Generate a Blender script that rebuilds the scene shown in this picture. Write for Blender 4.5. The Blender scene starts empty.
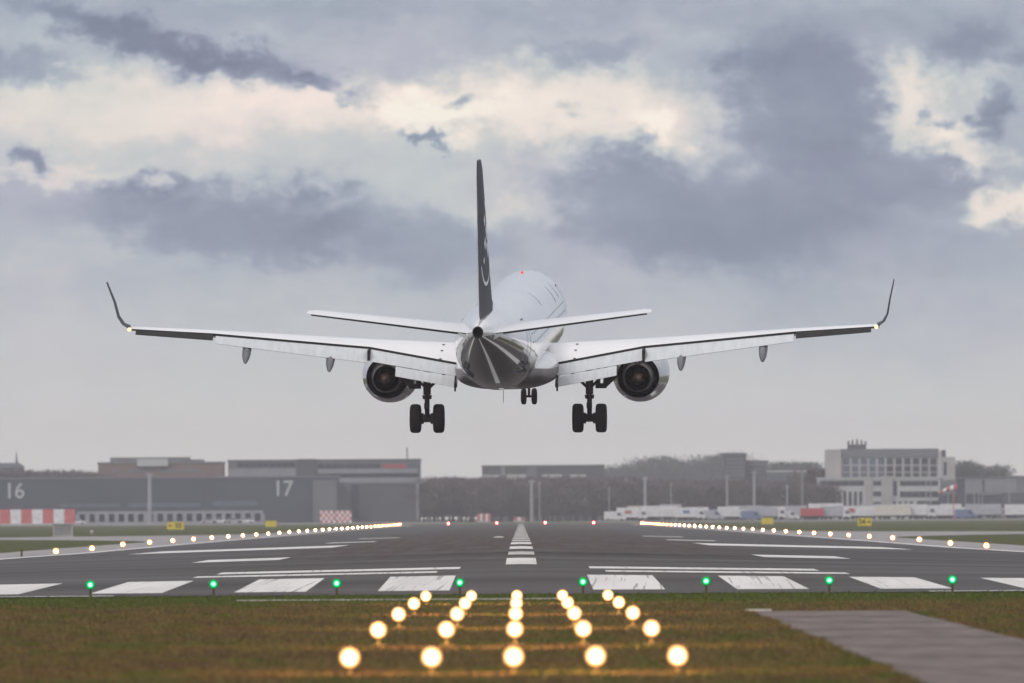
import bpy, math, random
import numpy as np
from mathutils import Vector, Matrix
random.seed(7); rng = np.random.default_rng(7)
C = bpy.context.scene.collection
R = math.radians

# ------------------------------------------------------------------ camera
F = 12300.0; CAMH = 1.9; ROLL = 0.0061; TILT = 175.0 / F; YAW = 7.9 / F
cam = bpy.data.cameras.new('camera'); camo = bpy.data.objects.new('camera', cam); C.objects.link(camo)
bpy.context.scene.camera = camo
cam.sensor_width = 36.0; cam.lens = 36.0 * F / 1024.0
cam.clip_start = 1.0; cam.clip_end = 30000.0
cam.dof.use_dof = True; cam.dof.focus_distance = 445.0; cam.dof.aperture_fstop = 3.8
camo.matrix_world = Matrix.Translation((0, 0, CAMH)) @ Matrix.Rotation(YAW, 4, 'Z') @ Matrix.Rotation(math.pi / 2 + TILT, 4, 'X') @ Matrix.Rotation(-ROLL, 4, 'Z')

def at(px, py, d):
    """pixel of the photograph -> world x, z at distance d"""
    u = px - 512.0; v = 341.5 - py
    ul = u + ROLL * v; vl = v - ROLL * u
    return ((ul - 7.9) * d / F, CAMH + (vl + 175.0) * d / F)

# ------------------------------------------------------------------ world
SUN_EL, SUN_AZ = R(40), R(-150)     # azimuth from +Y, towards +X positive
sc = bpy.context.scene
sc.view_settings.view_transform = 'Standard'; sc.view_settings.look = 'None'
sc.view_settings.gamma = 1.0; sc.view_settings.exposure = 0.36
sc.view_settings.use_curve_mapping = False
sc.cycles.max_bounces = 6; sc.cycles.diffuse_bounces = 2; sc.cycles.glossy_bounces = 3
sc.cycles.volume_bounces = 0; sc.cycles.sample_clamp_indirect = 4.0
sc.cycles.use_denoising = True
world = bpy.data.worlds.new('World'); sc.world = world; world.use_nodes = True
world.cycles.sampling_method = 'MANUAL'; world.cycles.sample_map_resolution = 512
NT = world.node_tree; NT.nodes.clear()

class E:
    """tiny expression wrapper for math nodes"""
    nt = None
    def __init__(s, sock): s.s = sock
    @staticmethod
    def m(op, *a):
        n = E.nt.nodes.new('ShaderNodeMath'); n.operation = op
        for i, x in enumerate(a):
            if isinstance(x, E): E.nt.links.new(x.s, n.inputs[i])
            else: n.inputs[i].default_value = x
        return E(n.outputs[0])
    def __add__(s, o): return E.m('ADD', s, o)
    __radd__ = __add__
    def __sub__(s, o): return E.m('SUBTRACT', s, o)
    def __rsub__(s, o): return E.m('SUBTRACT', o, s)
    def __mul__(s, o): return E.m('MULTIPLY', s, o)
    __rmul__ = __mul__

def smooth(e, a, b, lo=0.0, hi=1.0):
    n = E.nt.nodes.new('ShaderNodeMapRange'); n.interpolation_type = 'SMOOTHSTEP'
    E.nt.links.new(e.s, n.inputs[0])
    for i, v in zip((1, 2, 3, 4), (a, b, lo, hi)): n.inputs[i].default_value = v
    return E(n.outputs[0])

def noise(vec, scale, detail=4, rough=0.5, dist=0.0):
    n = E.nt.nodes.new('ShaderNodeTexNoise'); n.inputs['Scale'].default_value = scale
    n.inputs['Detail'].default_value = detail; n.inputs['Roughness'].default_value = rough
    n.inputs['Distortion'].default_value = dist
    E.nt.links.new(vec, n.inputs['Vector'])
    return E(n.outputs['Fac'])

def combine(x, y, z=0.0):
    n = E.nt.nodes.new('ShaderNodeCombineXYZ')
    for i, v in enumerate((x, y, z)):
        if isinstance(v, E): E.nt.links.new(v.s, n.inputs[i])
        else: n.inputs[i].default_value = v
    return n.outputs[0]

def ramp(e, stops):
    n = E.nt.nodes.new('ShaderNodeValToRGB'); E.nt.links.new(e.s, n.inputs[0])
    cr = n.color_ramp
    while len(cr.elements) > 1: cr.elements.remove(cr.elements[-1])
    cr.elements[0].position = stops[0][0]; cr.elements[0].color = (*stops[0][1], 1)
    for p, c in stops[1:]:
        el = cr.elements.new(p); el.color = (*c, 1)
    return n.outputs[0]

def srgb(r, g, b):
    f = lambda c: ((c / 255 + 0.055) / 1.055) ** 2.4 if c / 255 > 0.04045 else c / 255 / 12.92
    return (f(r), f(g), f(b))

def mixc(fac, a, b, mode='MIX'):
    n = E.nt.nodes.new('ShaderNodeMix'); n.data_type = 'RGBA'; n.blend_type = mode
    for i, v in ((0, fac), (6, a), (7, b)):
        if isinstance(v, E): E.nt.links.new(v.s, n.inputs[i])
        elif hasattr(v, 'is_linked'): E.nt.links.new(v, n.inputs[i])
        elif isinstance(v, (int, float)): n.inputs[i].default_value = v
        else: n.inputs[i].default_value = (*v, 1)
    return n.outputs[2]

E.nt = NT
tc = NT.nodes.new('ShaderNodeTexCoord'); sp = NT.nodes.new('ShaderNodeSeparateXYZ')
NT.links.new(tc.outputs['Generated'], sp.inputs[0])
dx, dy, dz = (E(sp.outputs[i]) for i in range(3))
U = E.m('ARCTAN2', dx, dy) * (F / 1000)          # azimuth and elevation, in units of 4.66 degrees
V = E.m('ARCSINE', dz) * (F / 1000)
# ragged cloud edges: the coordinates are pushed about by noise
p1 = combine(U, V * 1.15)
w1 = noise(p1, 7.0, 7, 0.62) - 0.5
w2 = noise(combine(U + 31.7, V * 1.2), 7.0, 7, 0.62) - 0.5
w3 = noise(combine(U + 11.1, V * 1.4), 24.0, 6, 0.62) - 0.5
w4 = noise(combine(U + 2.1, V * 1.6), 70.0, 4, 0.6) - 0.5
w5 = noise(combine(U + 7.1, V * 1.4 + 3.0), 24.0, 6, 0.62) - 0.5
Uw = U + w1 * 0.17 + w5 * 0.085 + w4 * 0.016
Vw = V + w2 * 0.09 + w3 * 0.062 + w4 * 0.014
def blob(px, py, rx, ry, ang, amp, p=1.0):
    cx = (px - 521) / 1000; cy = (516.5 - py) / 1000 
    a = R(ang); ca, sa = math.cos(a), math.sin(a)
    X = (Uw - cx); Y = (Vw - cy)
    q1 = (X * (ca / (rx / 1000))) + (Y * (sa / (rx / 1000)))
    q2 = (Y * (ca / (ry / 1000))) - (X * (sa / (ry / 1000)))
    q = q1 * q1 + q2 * q2
    if p != 1.0: q = E.m('POWER', q, p)
    return E.m('EXPONENT', q * -1.0) * amp
# base: paler towards the horizon
base = smooth(V, 0.0, 0.20, 0.84, 0.60)
base = base + smooth(V, 0.16, 0.34, 0.0, -0.07)
base = base + smooth(V, 0.40, 0.50, 0.0, 0.02)
for b in [
    # bright breaks
    (110, 100, 310, 36, -2, 0.30, 1.7), (350, 106, 150, 30, -4, 0.14, 1.5), (570, 110, 185, 40, -3, 0.36, 1.8), (680, 150, 55, 22, -30, 0.26, 1.6), (430, 100, 60, 30, 0, 0.12, 1.5),
    (190, 150, 330, 28, 0, 0.15, 1.6), (470, 190, 110, 24, -6, 0.15, 1.3), (130, 236, 50, 22, 0, 0.10, 1.3), (60, 176, 90, 12, 0, 0.20, 1.3), (30, 250, 60, 30, 0, 0.07, 1),
    (905, 100, 62, 36, -40, 0.32, 1.5), (1010, 208, 40, 20, 10, 0.40, 2), (965, 148, 44, 20, -25, 0.30, 1.6), (990, 90, 30, 30, 0, 0.16, 1.5), (525, 212, 45, 18, 0, 0.18, 1.3),
    # dark clouds
    (185, 46, 170, 17, -13, -0.50, 1.6), (15, 60, 60, 16, 0, -0.24, 1.5), (335, 84, 34, 9, -25, -0.36, 1.4),
    (462, 104, 30, 11, 0, -0.62, 1.4), (420, 140, 26, 5, -8, -0.5, 1.3), (28, 158, 16, 13, 0, -0.50, 1.3), (330, 193, 34, 9, 0, -0.25, 1.3), (570, 112, 14, 6, 0, -.25, 1),
    (235, 222, 140, 38, -5, -0.27, 2.6), (400, 245, 110, 32, -6, -0.17, 2.0), (160, 184, 55, 9, 10, -0.2, 1.3), (640, 160, 55, 14, 14, -0.10, 1.5),
    (700, 212, 165, 56, -2, -0.27, 2.8), (805, 100, 78, 62, -52, -0.34, 2.4), (905, 180, 100, 30, -8, -0.24, 2),
    (1005, 112, 28, 24, 20, -0.42, 1.8), (985, 45, 60, 26, 0, -0.30, 1.5), (860, 35, 110, 22, 0, -0.10, 1.3), (840, 250, 190, 50, 0, -0.12, 1.5), (60, 225, 90, 30, 0, -0.05, 1),
    (520, 8, 700, 22, 0, -0.10, 1.5), (935, 122, 16, 9, 0, -0.42, 1.3), (590, 50, 40, 14, 0, -0.16, 1.3), (760, 60, 60, 16, 0, -0.1, 1.3),
    (250, 320, 200, 40, 0, 0.03, 1), (900, 330, 220, 36, 0, -0.05, 1)]:
    base = base + blob(*b)
fine = noise(combine(U, V * 2.0), 9.0, 8, 0.6)
fine2 = noise(combine(U + 5.0, V * 2.0), 34.0, 6, 0.6)
val = base + (fine - 0.5) * smooth(V, 0.05, 0.25, 0.08, 0.24) + (fine2 - 0.5) * smooth(V, 0.05, 0.25, 0.03, 0.11)
lo = noise(combine(U * 0.6, V), 2.2, 3, 0.5)
val = val + (lo - 0.5) * 0.10
cloud = ramp(val, [(0.0, srgb(108, 116, 134)), (0.25, srgb(128, 136, 154)), (0.42, srgb(145, 152, 167)), (0.55, srgb(164, 170, 180)),
                   (0.68, srgb(184, 187, 188)), (0.80, srgb(206, 200, 195)), (0.95, srgb(230, 217, 207)), (1.0, srgb(234, 224, 212))])
# slow drift of tint between mauve and cool grey
tint = noise(combine(U + 3.3, V * 1.5), 5.5, 3, 0.5)
tcol = ramp(tint, [(0.3, (1.035, 0.99, 1.02)), (0.5, (1, 1, 1)), (0.72, (0.955, 1.0, 0.995))])
cloud = mixc(1.0, cloud, tcol, 'MULTIPLY')
cloud = mixc(smooth(V, 0.0, 0.26, 0.9, 0.0) * smooth(noise(combine(U, V * 2.0, 4.0), 4.0, 4, 0.5), 0.3, 0.7, 0.7, 1.0), cloud, srgb(206, 203, 200))
sky = NT.nodes.new('ShaderNodeTexSky'); sky.sky_type = 'NISHITA'; sky.sun_disc = False
sky.sun_elevation = SUN_EL; sky.sun_rotation = SUN_AZ; sky.air_density = 1.0; sky.dust_density = 3.0
bg1 = NT.nodes.new('ShaderNodeBackground'); bg1.inputs['Strength'].default_value = 0.08
NT.links.new(sky.outputs[0], bg1.inputs[0])
bg2 = NT.nodes.new('ShaderNodeBackground')
cloud = mixc(1.0, cloud, mixc(smooth(dz, 0.06, 0.5), (1, 1, 1), (1.10, 1.0, 0.90)), 'MULTIPLY')
NT.links.new(cloud, bg2.inputs[0])
up = smooth(dz, 0.03, 0.6, 1.0, 1.75)            # an overcast sky is brighter overhead
NT.links.new(up.s, bg2.inputs['Strength'])
mx = NT.nodes.new('ShaderNodeMixShader'); mx.inputs[0].default_value = 0.95
NT.links.new(bg1.outputs[0], mx.inputs[1]); NT.links.new(bg2.outputs[0], mx.inputs[2])
wo = NT.nodes.new('ShaderNodeOutputWorld'); NT.links.new(mx.outputs[0], wo.inputs['Surface'])

sun = bpy.data.lights.new('sun', 'SUN'); sun.energy = 0.8; sun.angle = R(14); sun.color = (1.0, 0.95, 0.88)
suno = bpy.data.objects.new('sun', sun); C.objects.link(suno)
sd = Vector((math.sin(SUN_AZ) * math.cos(SUN_EL), math.cos(SUN_AZ) * math.cos(SUN_EL), math.sin(SUN_EL)))
suno.rotation_euler = sd.to_track_quat('Z', 'Y').to_euler(); suno.location = (0, 0, 60)

# ------------------------------------------------------------------ materials
def mat(name, col, rough=0.6, metal=0.0, var=0.12, scale=1.5, coat=0.0, bump=0.0, space='Object', col2=None, stretch=(1, 1, 1), spec=0.5):
    m = bpy.data.materials.new(name); m.use_nodes = True; E.nt = m.node_tree
    b = m.node_tree.nodes['Principled BSDF']
    t = m.node_tree.nodes.new('ShaderNodeTexCoord'); src = t.outputs['Object']
    if space == 'World':
        src = m.node_tree.nodes.new('ShaderNodeNewGeometry').outputs['Position']
    mp = m.node_tree.nodes.new('ShaderNodeMapping'); mp.inputs['Scale'].default_value = stretch
    m.node_tree.links.new(src, mp.inputs[0])
    n = noise(mp.outputs[0], scale, 5, 0.6)
    c2 = col2 or tuple(c * (1 - 2 * var) for c in col)
    c1 = col if col2 else tuple(min(1, c * (1 + var)) for c in col)
    out = ramp(n, [(0.32, c2), (0.66, c1)])
    m.node_tree.links.new(out, b.inputs['Base Color'])
    b.inputs['Roughness'].default_value = rough; b.inputs['Metallic'].default_value = metal
    b.inputs['Coat Weight'].default_value = coat; b.inputs['Coat Roughness'].default_value = 0.06
    b.inputs['Specular IOR Level'].default_value = spec
    if bump:
        bn = m.node_tree.nodes.new('ShaderNodeBump'); bn.inputs['Strength'].default_value = bump
        m.node_tree.links.new(n.s, bn.inputs['Height']); m.node_tree.links.new(bn.outputs[0], b.inputs['Normal'])
    return m

def lens_mat(name, hot, rim, s_hot, s_rim, r, axis_z, k=0.38):
    # reflector lamp: a hot filament in the middle, paler towards the rim of the glass
    m = emit(name, hot, 1.0); nt = m.node_tree; E.nt = nt; b = nt.nodes['Principled BSDF']
    t = nt.nodes.new('ShaderNodeTexCoord'); sp_ = nt.nodes.new('ShaderNodeSeparateXYZ'); nt.links.new(t.outputs['Object'], sp_.inputs[0])
    x, z = E(sp_.outputs[0]) * (1 / r), (E(sp_.outputs[2]) - axis_z) * (1 / r)
    q = x * x + z * z
    g = E.m('EXPONENT', q * (-1 / (k * k)))
    nt.links.new((g * s_hot + smooth(q, 0.0, 1.0, s_rim, 0.12 * s_rim)).s, b.inputs['Emission Strength'])
    c = mixc(smooth(g, 0.05, 0.6), rim, hot); nt.links.new(c, b.inputs['Emission Color'])
    return m
def emit(name, col, strength):
    m = bpy.data.materials.new(name); m.use_nodes = True; E.nt = m.node_tree
    b = m.node_tree.nodes['Principled BSDF']; b.inputs['Base Color'].default_value = (col[0] * .1, col[1] * .1, col[2] * .1, 1); b.inputs['Specular IOR Level'].default_value = .1
    b.inputs['Emission Color'].default_value = (*col, 1); b.inputs['Emission Strength'].default_value = strength
    b.inputs['Roughness'].default_value = 0.2
    return m

# ------------------------------------------------------------------ mesh helpers
class MB:
    def __init__(s): s.v = []; s.f = []; s.mi = []
    def add(s, vs, fs, mi=0):
        o = len(s.v); s.v += [tuple(p) for p in vs]; s.f += [tuple(i + o for i in f) for f in fs]; s.mi += [mi] * len(fs); return s
    def box(s, x0, x1, y0, y1, z0, z1, mi=0):
        return s.add([(x0, y0, z0), (x1, y0, z0), (x1, y1, z0), (x0, y1, z0), (x0, y0, z1), (x1, y0, z1), (x1, y1, z1), (x0, y1, z1)],
                     [(3, 2, 1, 0), (4, 5, 6, 7), (0, 1, 5, 4), (1, 2, 6, 5), (2, 3, 7, 6), (3, 0, 4, 7)], mi)
    def loft(s, rings, cap0=True, cap1=True, mi=0, closed=True, capmi=None):
        n = len(rings[0]); vs = [p for r in rings for p in r]; fs = []
        for i in range(len(rings) - 1):
            for j in range(n if closed else n - 1):
                k = (j + 1) % n
                fs.append((i * n + j, i * n + k, (i + 1) * n + k, (i + 1) * n + j))
        s.add(vs, fs, mi)
        cm = mi if capmi is None else capmi
        if cap0: s.add(rings[0], [tuple(range(n))[::-1]], cm)
        if cap1: s.add(rings[-1], [tuple(range(n))], cm)
        return s
    def tube(s, a, b, r0, r1=None, n=12, mi=0):
        a = Vector(a); b = Vector(b); r1 = r0 if r1 is None else r1
        d = (b - a).normalized(); u = d.orthogonal().normalized(); w = d.cross(u)
        rs = [[p + (u * math.cos(t) + w * math.sin(t)) * r for t in [2 * math.pi * k / n for k in range(n)]] for p, r in ((a, r0), (b, r1))]
        return s.loft(rs, mi=mi)
    def lathe(s, prof, c=(0, 0, 0), axis='y', n=36, mi=0, cap0=False, cap1=False):
        rings = []
        for (p, r) in prof:
            ring = []
            for k in range(n):
                t = 2 * math.pi * k / n; a, b = r * math.cos(t), r * math.sin(t)
                ring.append({'y': (c[0] + a, c[1] + p, c[2] + b), 'x': (c[0] + p, c[1] + a, c[2] + b), 'z': (c[0] + a, c[1] + b, c[2] + p)}[axis])
            rings.append(ring)
        return s.loft(rings, cap0, cap1, mi)
    def build(s, name, mats, parent=None, smooth_=True, ang=35, loc=None):
        me = bpy.data.meshes.new(name); me.from_pydata(s.v, [], s.f); 
        for m in (mats if isinstance(mats, (list, tuple)) else [mats]): me.materials.append(m)
        me.polygons.foreach_set('material_index', s.mi)
        import bmesh
        bm = bmesh.new(); bm.from_mesh(me); bmesh.ops.remove_doubles(bm, verts=bm.verts, dist=1e-5)
        bmesh.ops.recalc_face_normals(bm, faces=bm.faces); bm.to_mesh(me); bm.free()
        if smooth_:
            me.shade_smooth(); me.set_sharp_from_angle(angle=R(ang))
        me.update()
        o = bpy.data.objects.new(name, me); C.objects.link(o)
        if parent: o.parent = parent
        if loc: o.location = loc
        return o

def tag(o, label=None, cat=None, group=None, kind=None):
    if label: o['label'] = label
    if cat: o['category'] = cat
    if group: o['group'] = group
    if kind: o['kind'] = kind
    return o
def empty(name, loc=(0, 0, 0), rz=0.0):
    o = bpy.data.objects.new(name, None); C.objects.link(o); o.location = loc; o.rotation_euler = (0, 0, rz); o.empty_display_size = 0.1
    return o
def copy_tree(o, parent=None):
    c = o.copy(); C.objects.link(c); c.parent = parent
    for ch in o.children: copy_tree(ch, c)
    return c
ORD = ['nearest', 'second', 'third', 'fourth', 'fifth', 'sixth', 'seventh', 'eighth', 'ninth', 'tenth', 'eleventh', 'twelfth', 'thirteenth',
       'fourteenth', 'fifteenth', 'sixteenth', 'seventeenth', 'eighteenth', 'nineteenth', 'twentieth']
ORD += ['twenty-' + w for w in ('first', 'second', 'third', 'fourth', 'fifth', 'sixth', 'seventh', 'eighth', 'ninth')] + ['thirtieth']
ORD += ['thirty-' + w for w in ('first', 'second', 'third', 'fourth', 'fifth', 'sixth', 'seventh', 'eighth', 'ninth')] + ['fortieth']

# ------------------------------------------------------------------ ground heights
ZD = [-400, 300, 308, 338, 371, 401, 491, 580, 700, 900, 1500, 2790, 3300, 9000]
ZC = [0, 0, .06, .31, .46, .55, .61, .69, .66, .60, .45, .20, .50, .50]
CD = [-400, 300, 338, 401, 451, 700, 900, 1500, 2790, 3300, 9000]
CR = [0, 0, .014, .022, .026, .028, .024, .016, .006, 0, 0]
def gz(x, y): return float(np.interp(y, ZD, ZC) - np.interp(y, CD, CR) * min(abs(x), 27.0))
KY = sorted(set([-200, 0, 60, 100, 130] + list(range(140, 700, 5)) + list(range(700, 1500, 20)) + list(range(1500, 3400, 60)) + [3400, 4000, 5000, 7000] + ZD[1:-1]))
def knots(a, b): return [a] + [k for k in KY if a + .01 < k < b - .01] + [b]
def xknots(a, b):
    K = sorted(set([i * 3.0 for i in range(-9, 10)] + [-31, 31, -60, 60, -150, 150, -600, 600]))
    return [a] + [k for k in K if a + .01 < k < b - .01] + [b]
def sheet(name, x0, x1, y0, y1, off, m, mb=None, edges=None):
    own = mb is None; mb = mb or MB()
    ys = knots(y0, y1); xs = xknots(x0, x1); nx = len(xs); vs = []
    for y in ys:
        for x in xs:
            X = x
            if edges:                                # outline varying with y: edges(y) -> (left, right)
                l, r = edges(y); X = l + (x - x0) / (x1 - x0) * (r - l)
            vs.append((X, y, gz(X, y) + off))
    fs = [(j * nx + i, j * nx + i + 1, (j + 1) * nx + i + 1, (j + 1) * nx + i) for j in range(len(ys) - 1) for i in range(nx - 1)]
    mb.add(vs, fs)
    return tag(mb.build(name, m, smooth_=False), kind='structure') if own else mb

# ground material: dry and green turf in patches that run across the view
def turf(name, dark=1.0):
    m = bpy.data.materials.new(name); m.use_nodes = True; E.nt = m.node_tree
    b = m.node_tree.nodes['Principled BSDF']; g = m.node_tree.nodes.new('ShaderNodeNewGeometry')
    sp_ = m.node_tree.nodes.new('ShaderNodeSeparateXYZ'); m.node_tree.links.new(g.outputs['Position'], sp_.inputs[0])
    X, Y = E(sp_.outputs[0]), E(sp_.outputs[1])
    n1 = noise(combine(X, Y * 0.30), 0.75, 6, 0.68); n2 = noise(combine(X, Y), 5.0, 4, 0.6)
    n3 = noise(combine(X * 0.12, Y * 0.05), 1.0, 4, 0.6)
    gree = smooth(Y, 262.0, 292.0, 0.0, 0.30) * smooth(Y, 420.0, 700.0, 1.0, 0.35)
    gr = n1 * 1.15 + n3 * 0.35 + gree - 0.26 + smooth(Y, 640.0, 1100.0, 0.0, 0.06) + (n2 - 0.5) * 0.25
    c = ramp(gr, [(0.26, (0.135 * dark, 0.080 * dark, 0.044 * dark)), (0.36, (0.085 * dark, 0.062 * dark, 0.036 * dark)), (0.47, (0.140 * dark, 0.100 * dark, 0.042 * dark)), (0.56, (0.090 * dark, 0.088 * dark, 0.030 * dark)), (0.64, (0.070 * dark, 0.090 * dark, 0.024 * dark)), (0.9, (0.075 * dark, 0.100 * dark, 0.024 * dark))])
    n4 = noise(combine(X, Y * 0.6), 14.0, 3, 0.6)
    c = mixc(1.0, c, ramp(n4, [(0.3, (0.40, 0.40, 0.42)), (0.7, (1.5, 1.42, 1.25))]), 'MULTIPLY')
    m.node_tree.links.new(c, b.inputs['Base Color']); b.inputs['Roughness'].default_value = 1.0
    b.inputs['Specular IOR Level'].default_value = 0.1
    return m
M = {}
M['turf'] = turf('turf_soil', 0.85); M['blade'] = turf('grass_blade', 1.45)

def asphalt():
    m = bpy.data.materials.new('runway_asphalt'); m.use_nodes = True; E.nt = m.node_tree
    b = m.node_tree.nodes['Principled BSDF']; g = m.node_tree.nodes.new('ShaderNodeNewGeometry')
    s_ = m.node_tree.nodes.new('ShaderNodeSeparateXYZ'); m.node_tree.links.new(g.outputs['Position'], s_.inputs[0])
    X, Y = E(s_.outputs[0]), E(s_.outputs[1])
    band = noise(combine(X * 0.02, Y * 0.06), 1.0, 4, 0.6)                   # patches of different age along the runway
    grain = noise(combine(X, Y), 6.0, 4, 0.7)
    c = ramp(band + (grain - 0.5) * 0.12, [(0.35, (0.060, 0.055, 0.056)), (0.5, (0.084, 0.079, 0.080)), (0.65, (0.112, 0.107, 0.110))])
    # tyre rubber, long streaks in the wheel paths of the touchdown zone
    st = noise(combine(X, Y * 0.012), 1.3, 4, 0.65)
    aX = E.m('ABSOLUTE', X)
    zone = smooth(aX, 7.0, 13.0, 1.0, 0.0) * smooth(Y, 380.0, 560.0, 0.25, 1.0) * smooth(Y, 1000.0, 1900.0, 1.0, 0.35)
    f = zone * smooth(st, 0.34, 0.60, 0.15, 1.0)
    c = mixc(f, c, (0.066, 0.049, 0.047))
    m.node_tree.links.new(c, b.inputs['Base Color']); b.inputs['Roughness'].default_value = 0.95
    b.inputs['Specular IOR Level'].default_value = 0.12
    return m
def paint():
    m = bpy.data.materials.new('worn_white_paint'); m.use_nodes = True; E.nt = m.node_tree
    b = m.node_tree.nodes['Principled BSDF']; g = m.node_tree.nodes.new('ShaderNodeNewGeometry')
    s_ = m.node_tree.nodes.new('ShaderNodeSeparateXYZ'); m.node_tree.links.new(g.outputs['Position'], s_.inputs[0])
    X, Y = E(s_.outputs[0]), E(s_.outputs[1])
    streak = noise(combine(X + E.m('SINE', Y * 0.05) * 0.25, Y * 0.0035), 8.0, 3, 0.6)
    spots = noise(combine(X, Y * 0.4), 9.0, 4, 0.7)
    near = smooth(Y, 300.0, 420.0, 1.0, 0.35)
    mid = smooth(E.m('ABSOLUTE', X), 5.0, 13.0, 1.0, 0.25)
    f = smooth(streak, 0.57, 0.62, 0.0, 0.8) * near * mid + smooth(spots, 0.60, 0.70, 0.0, 0.18)
    c = mixc(f, (0.68, 0.66, 0.65), (0.22, 0.20, 0.20))
    c = mixc(smooth(noise(combine(X, Y * 0.05), 0.5, 3, 0.6), 0.4, 0.65, 0.0, 0.35), c, (0.42, 0.40, 0.39))
    m.node_tree.links.new(c, b.inputs['Base Color']); b.inputs['Roughness'].default_value = 0.9
    b.inputs['Specular IOR Level'].default_value = 0.15
    return m
M['asphalt'] = asphalt(); M['paint'] = paint()
M['shoulder'] = mat('pale_shoulder', (0.31, 0.295, 0.30), 0.95, var=0.12, scale=0.6, space='World', stretch=(1, 0.1, 1), spec=0.12)
M['path'] = mat('path_concrete', (0.17, 0.142, 0.135), 0.95, var=0.20, scale=1.6, space='World', stretch=(1, 0.22, 1), spec=0.12)
M['joint'] = mat('joint_dirt', (0.085, 0.07, 0.065), 1.0, space='World')

# grass ground, cut nowhere: pavements lie a little above it
def ground():
    mb = MB(); xs = [-3000, -1200, -600, -300, -150, -60, -31] + [i * 3.0 for i in range(-9, 10)] + [31, 60, 150, 300, 600, 1200, 3000]
    ys = KY; vs = [(x, y, gz(x, y) - 0.03) for y in ys for x in xs]; nx = len(xs)
    mb.add(vs, [(j * nx + i, j * nx + i + 1, (j + 1) * nx + i + 1, (j + 1) * nx + i) for j in range(len(ys) - 1) for i in range(nx - 1)])
    tag(mb.build('ground', M['turf'], smooth_=False), kind='structure')
ground()
sheet('runway', -25.5, 25.5, 300.5, 2795, 0.0, M['asphalt'])
def sh_edge(sgn):
    def f(y):
        o = 31.0 + 24 * max(0, (y - 1010) / 170) ** 2 if y < 1180 else (31 + 24 if y < 1310 else 31 + 24 * max(0, 1 - (y - 1310) / 160) ** 2)
        return (-o, -25.5) if sgn < 0 else (25.5, o)
    return f
sheet('runway_shoulder', -31, -25.5, 300.5, 2795, 0.0, M['shoulder'], edges=sh_edge(-1))
sheet('runway_shoulder', 25.5, 31, 300.5, 2795, 0.0, M['shoulder'], edges=sh_edge(1))
sheet('taxiway', -600, -54, 1180, 1310, 0.0, M['shoulder']); sheet('taxiway', 54, 600, 1180, 1300, 0.0, M['shoulder'])
sheet('perimeter_road', -700, 700, 3020, 3120, 0.0, M['shoulder'])
sheet('apron', -700, -20, 3215, 3420, 0.0, M['shoulder']); sheet('apron', 20, 700, 3215, 3420, 0.0, M['shoulder'])
mk = MB()
def mark(x0, x1, y0, y1): sheet(None, x0, x1, y0, y1, 0.006, None, mb=mk)
for k in range(6):                                    # threshold stripes
    a = 1.8 + 3.6 * k
    mark(a, a + 1.8, 308, 338); mark(-a - 1.8, -a, 308, 338)
# runway designation strokes
for s in (-1, 1):
    xs0, xs1 = sorted((s * 2.4, s * 9.3))
    mark(xs0, xs1, 348, 353.0); mark(xs0 + (0.4 if s < 0 else -.4), xs1 - .6 * s, 359, 366)
for k in range(41):
    y = 371 + 60 * k
    if y + 30 < 2790: mark(-0.47, 0.47, y, y + 30)
for s in (-1, 1):
    for a, b, y0, y1 in ((8.9, 12.1, 451, 476), (9.2, 19.2, 600, 660), (9, 12, 750, 772), (9, 12, 900, 922), (24.3, 25.3, 540, 2785), (10, 25, 301.2, 302.4)):
        x0, x1 = sorted((s * a, s * b)); mark(x0, x1, y0, y1)
tag(mk.build('runway_markings', M['paint'], smooth_=False), kind='structure')
# service path in the near grass
def path_edge(y): 
    w = 0.035 * math.sin(y * 0.21) + 0.03 * math.sin(y * 0.57 + 1)
    return (4.55 + w, 7.55 + w * 0.6)
sheet('path', 4.55, 7.55, 90, 243, 0.0, M['path'], edges=path_edge)
jm = MB()
for y in (151, 164, 177, 190, 203, 216, 229):
    e = path_edge(y); jm.box(e[0] + .05, e[1] - .05, y, y + 1.0, 0.001, 0.005)
tag(jm.build('path_joints', M['joint'], smooth_=False), kind='structure')
M['white_conc'] = mat('white_concrete', (0.5, 0.49, 0.46), 0.9, var=0.2, scale=3)
tag(MB().box(4.45, 4.95, 243.6, 244.6, -0.03, 0.03).build('concrete_slab', M['white_conc']), 'small white concrete slab at the far corner of the grey path', 'slab')
tag(MB().box(-6.6, 1.0, 285, 285.25, -0.03, 0.006).build('cable_cover', M['white_conc']), 'thin pale concrete strip lying in the grass before the threshold', 'cable cover')

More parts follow.
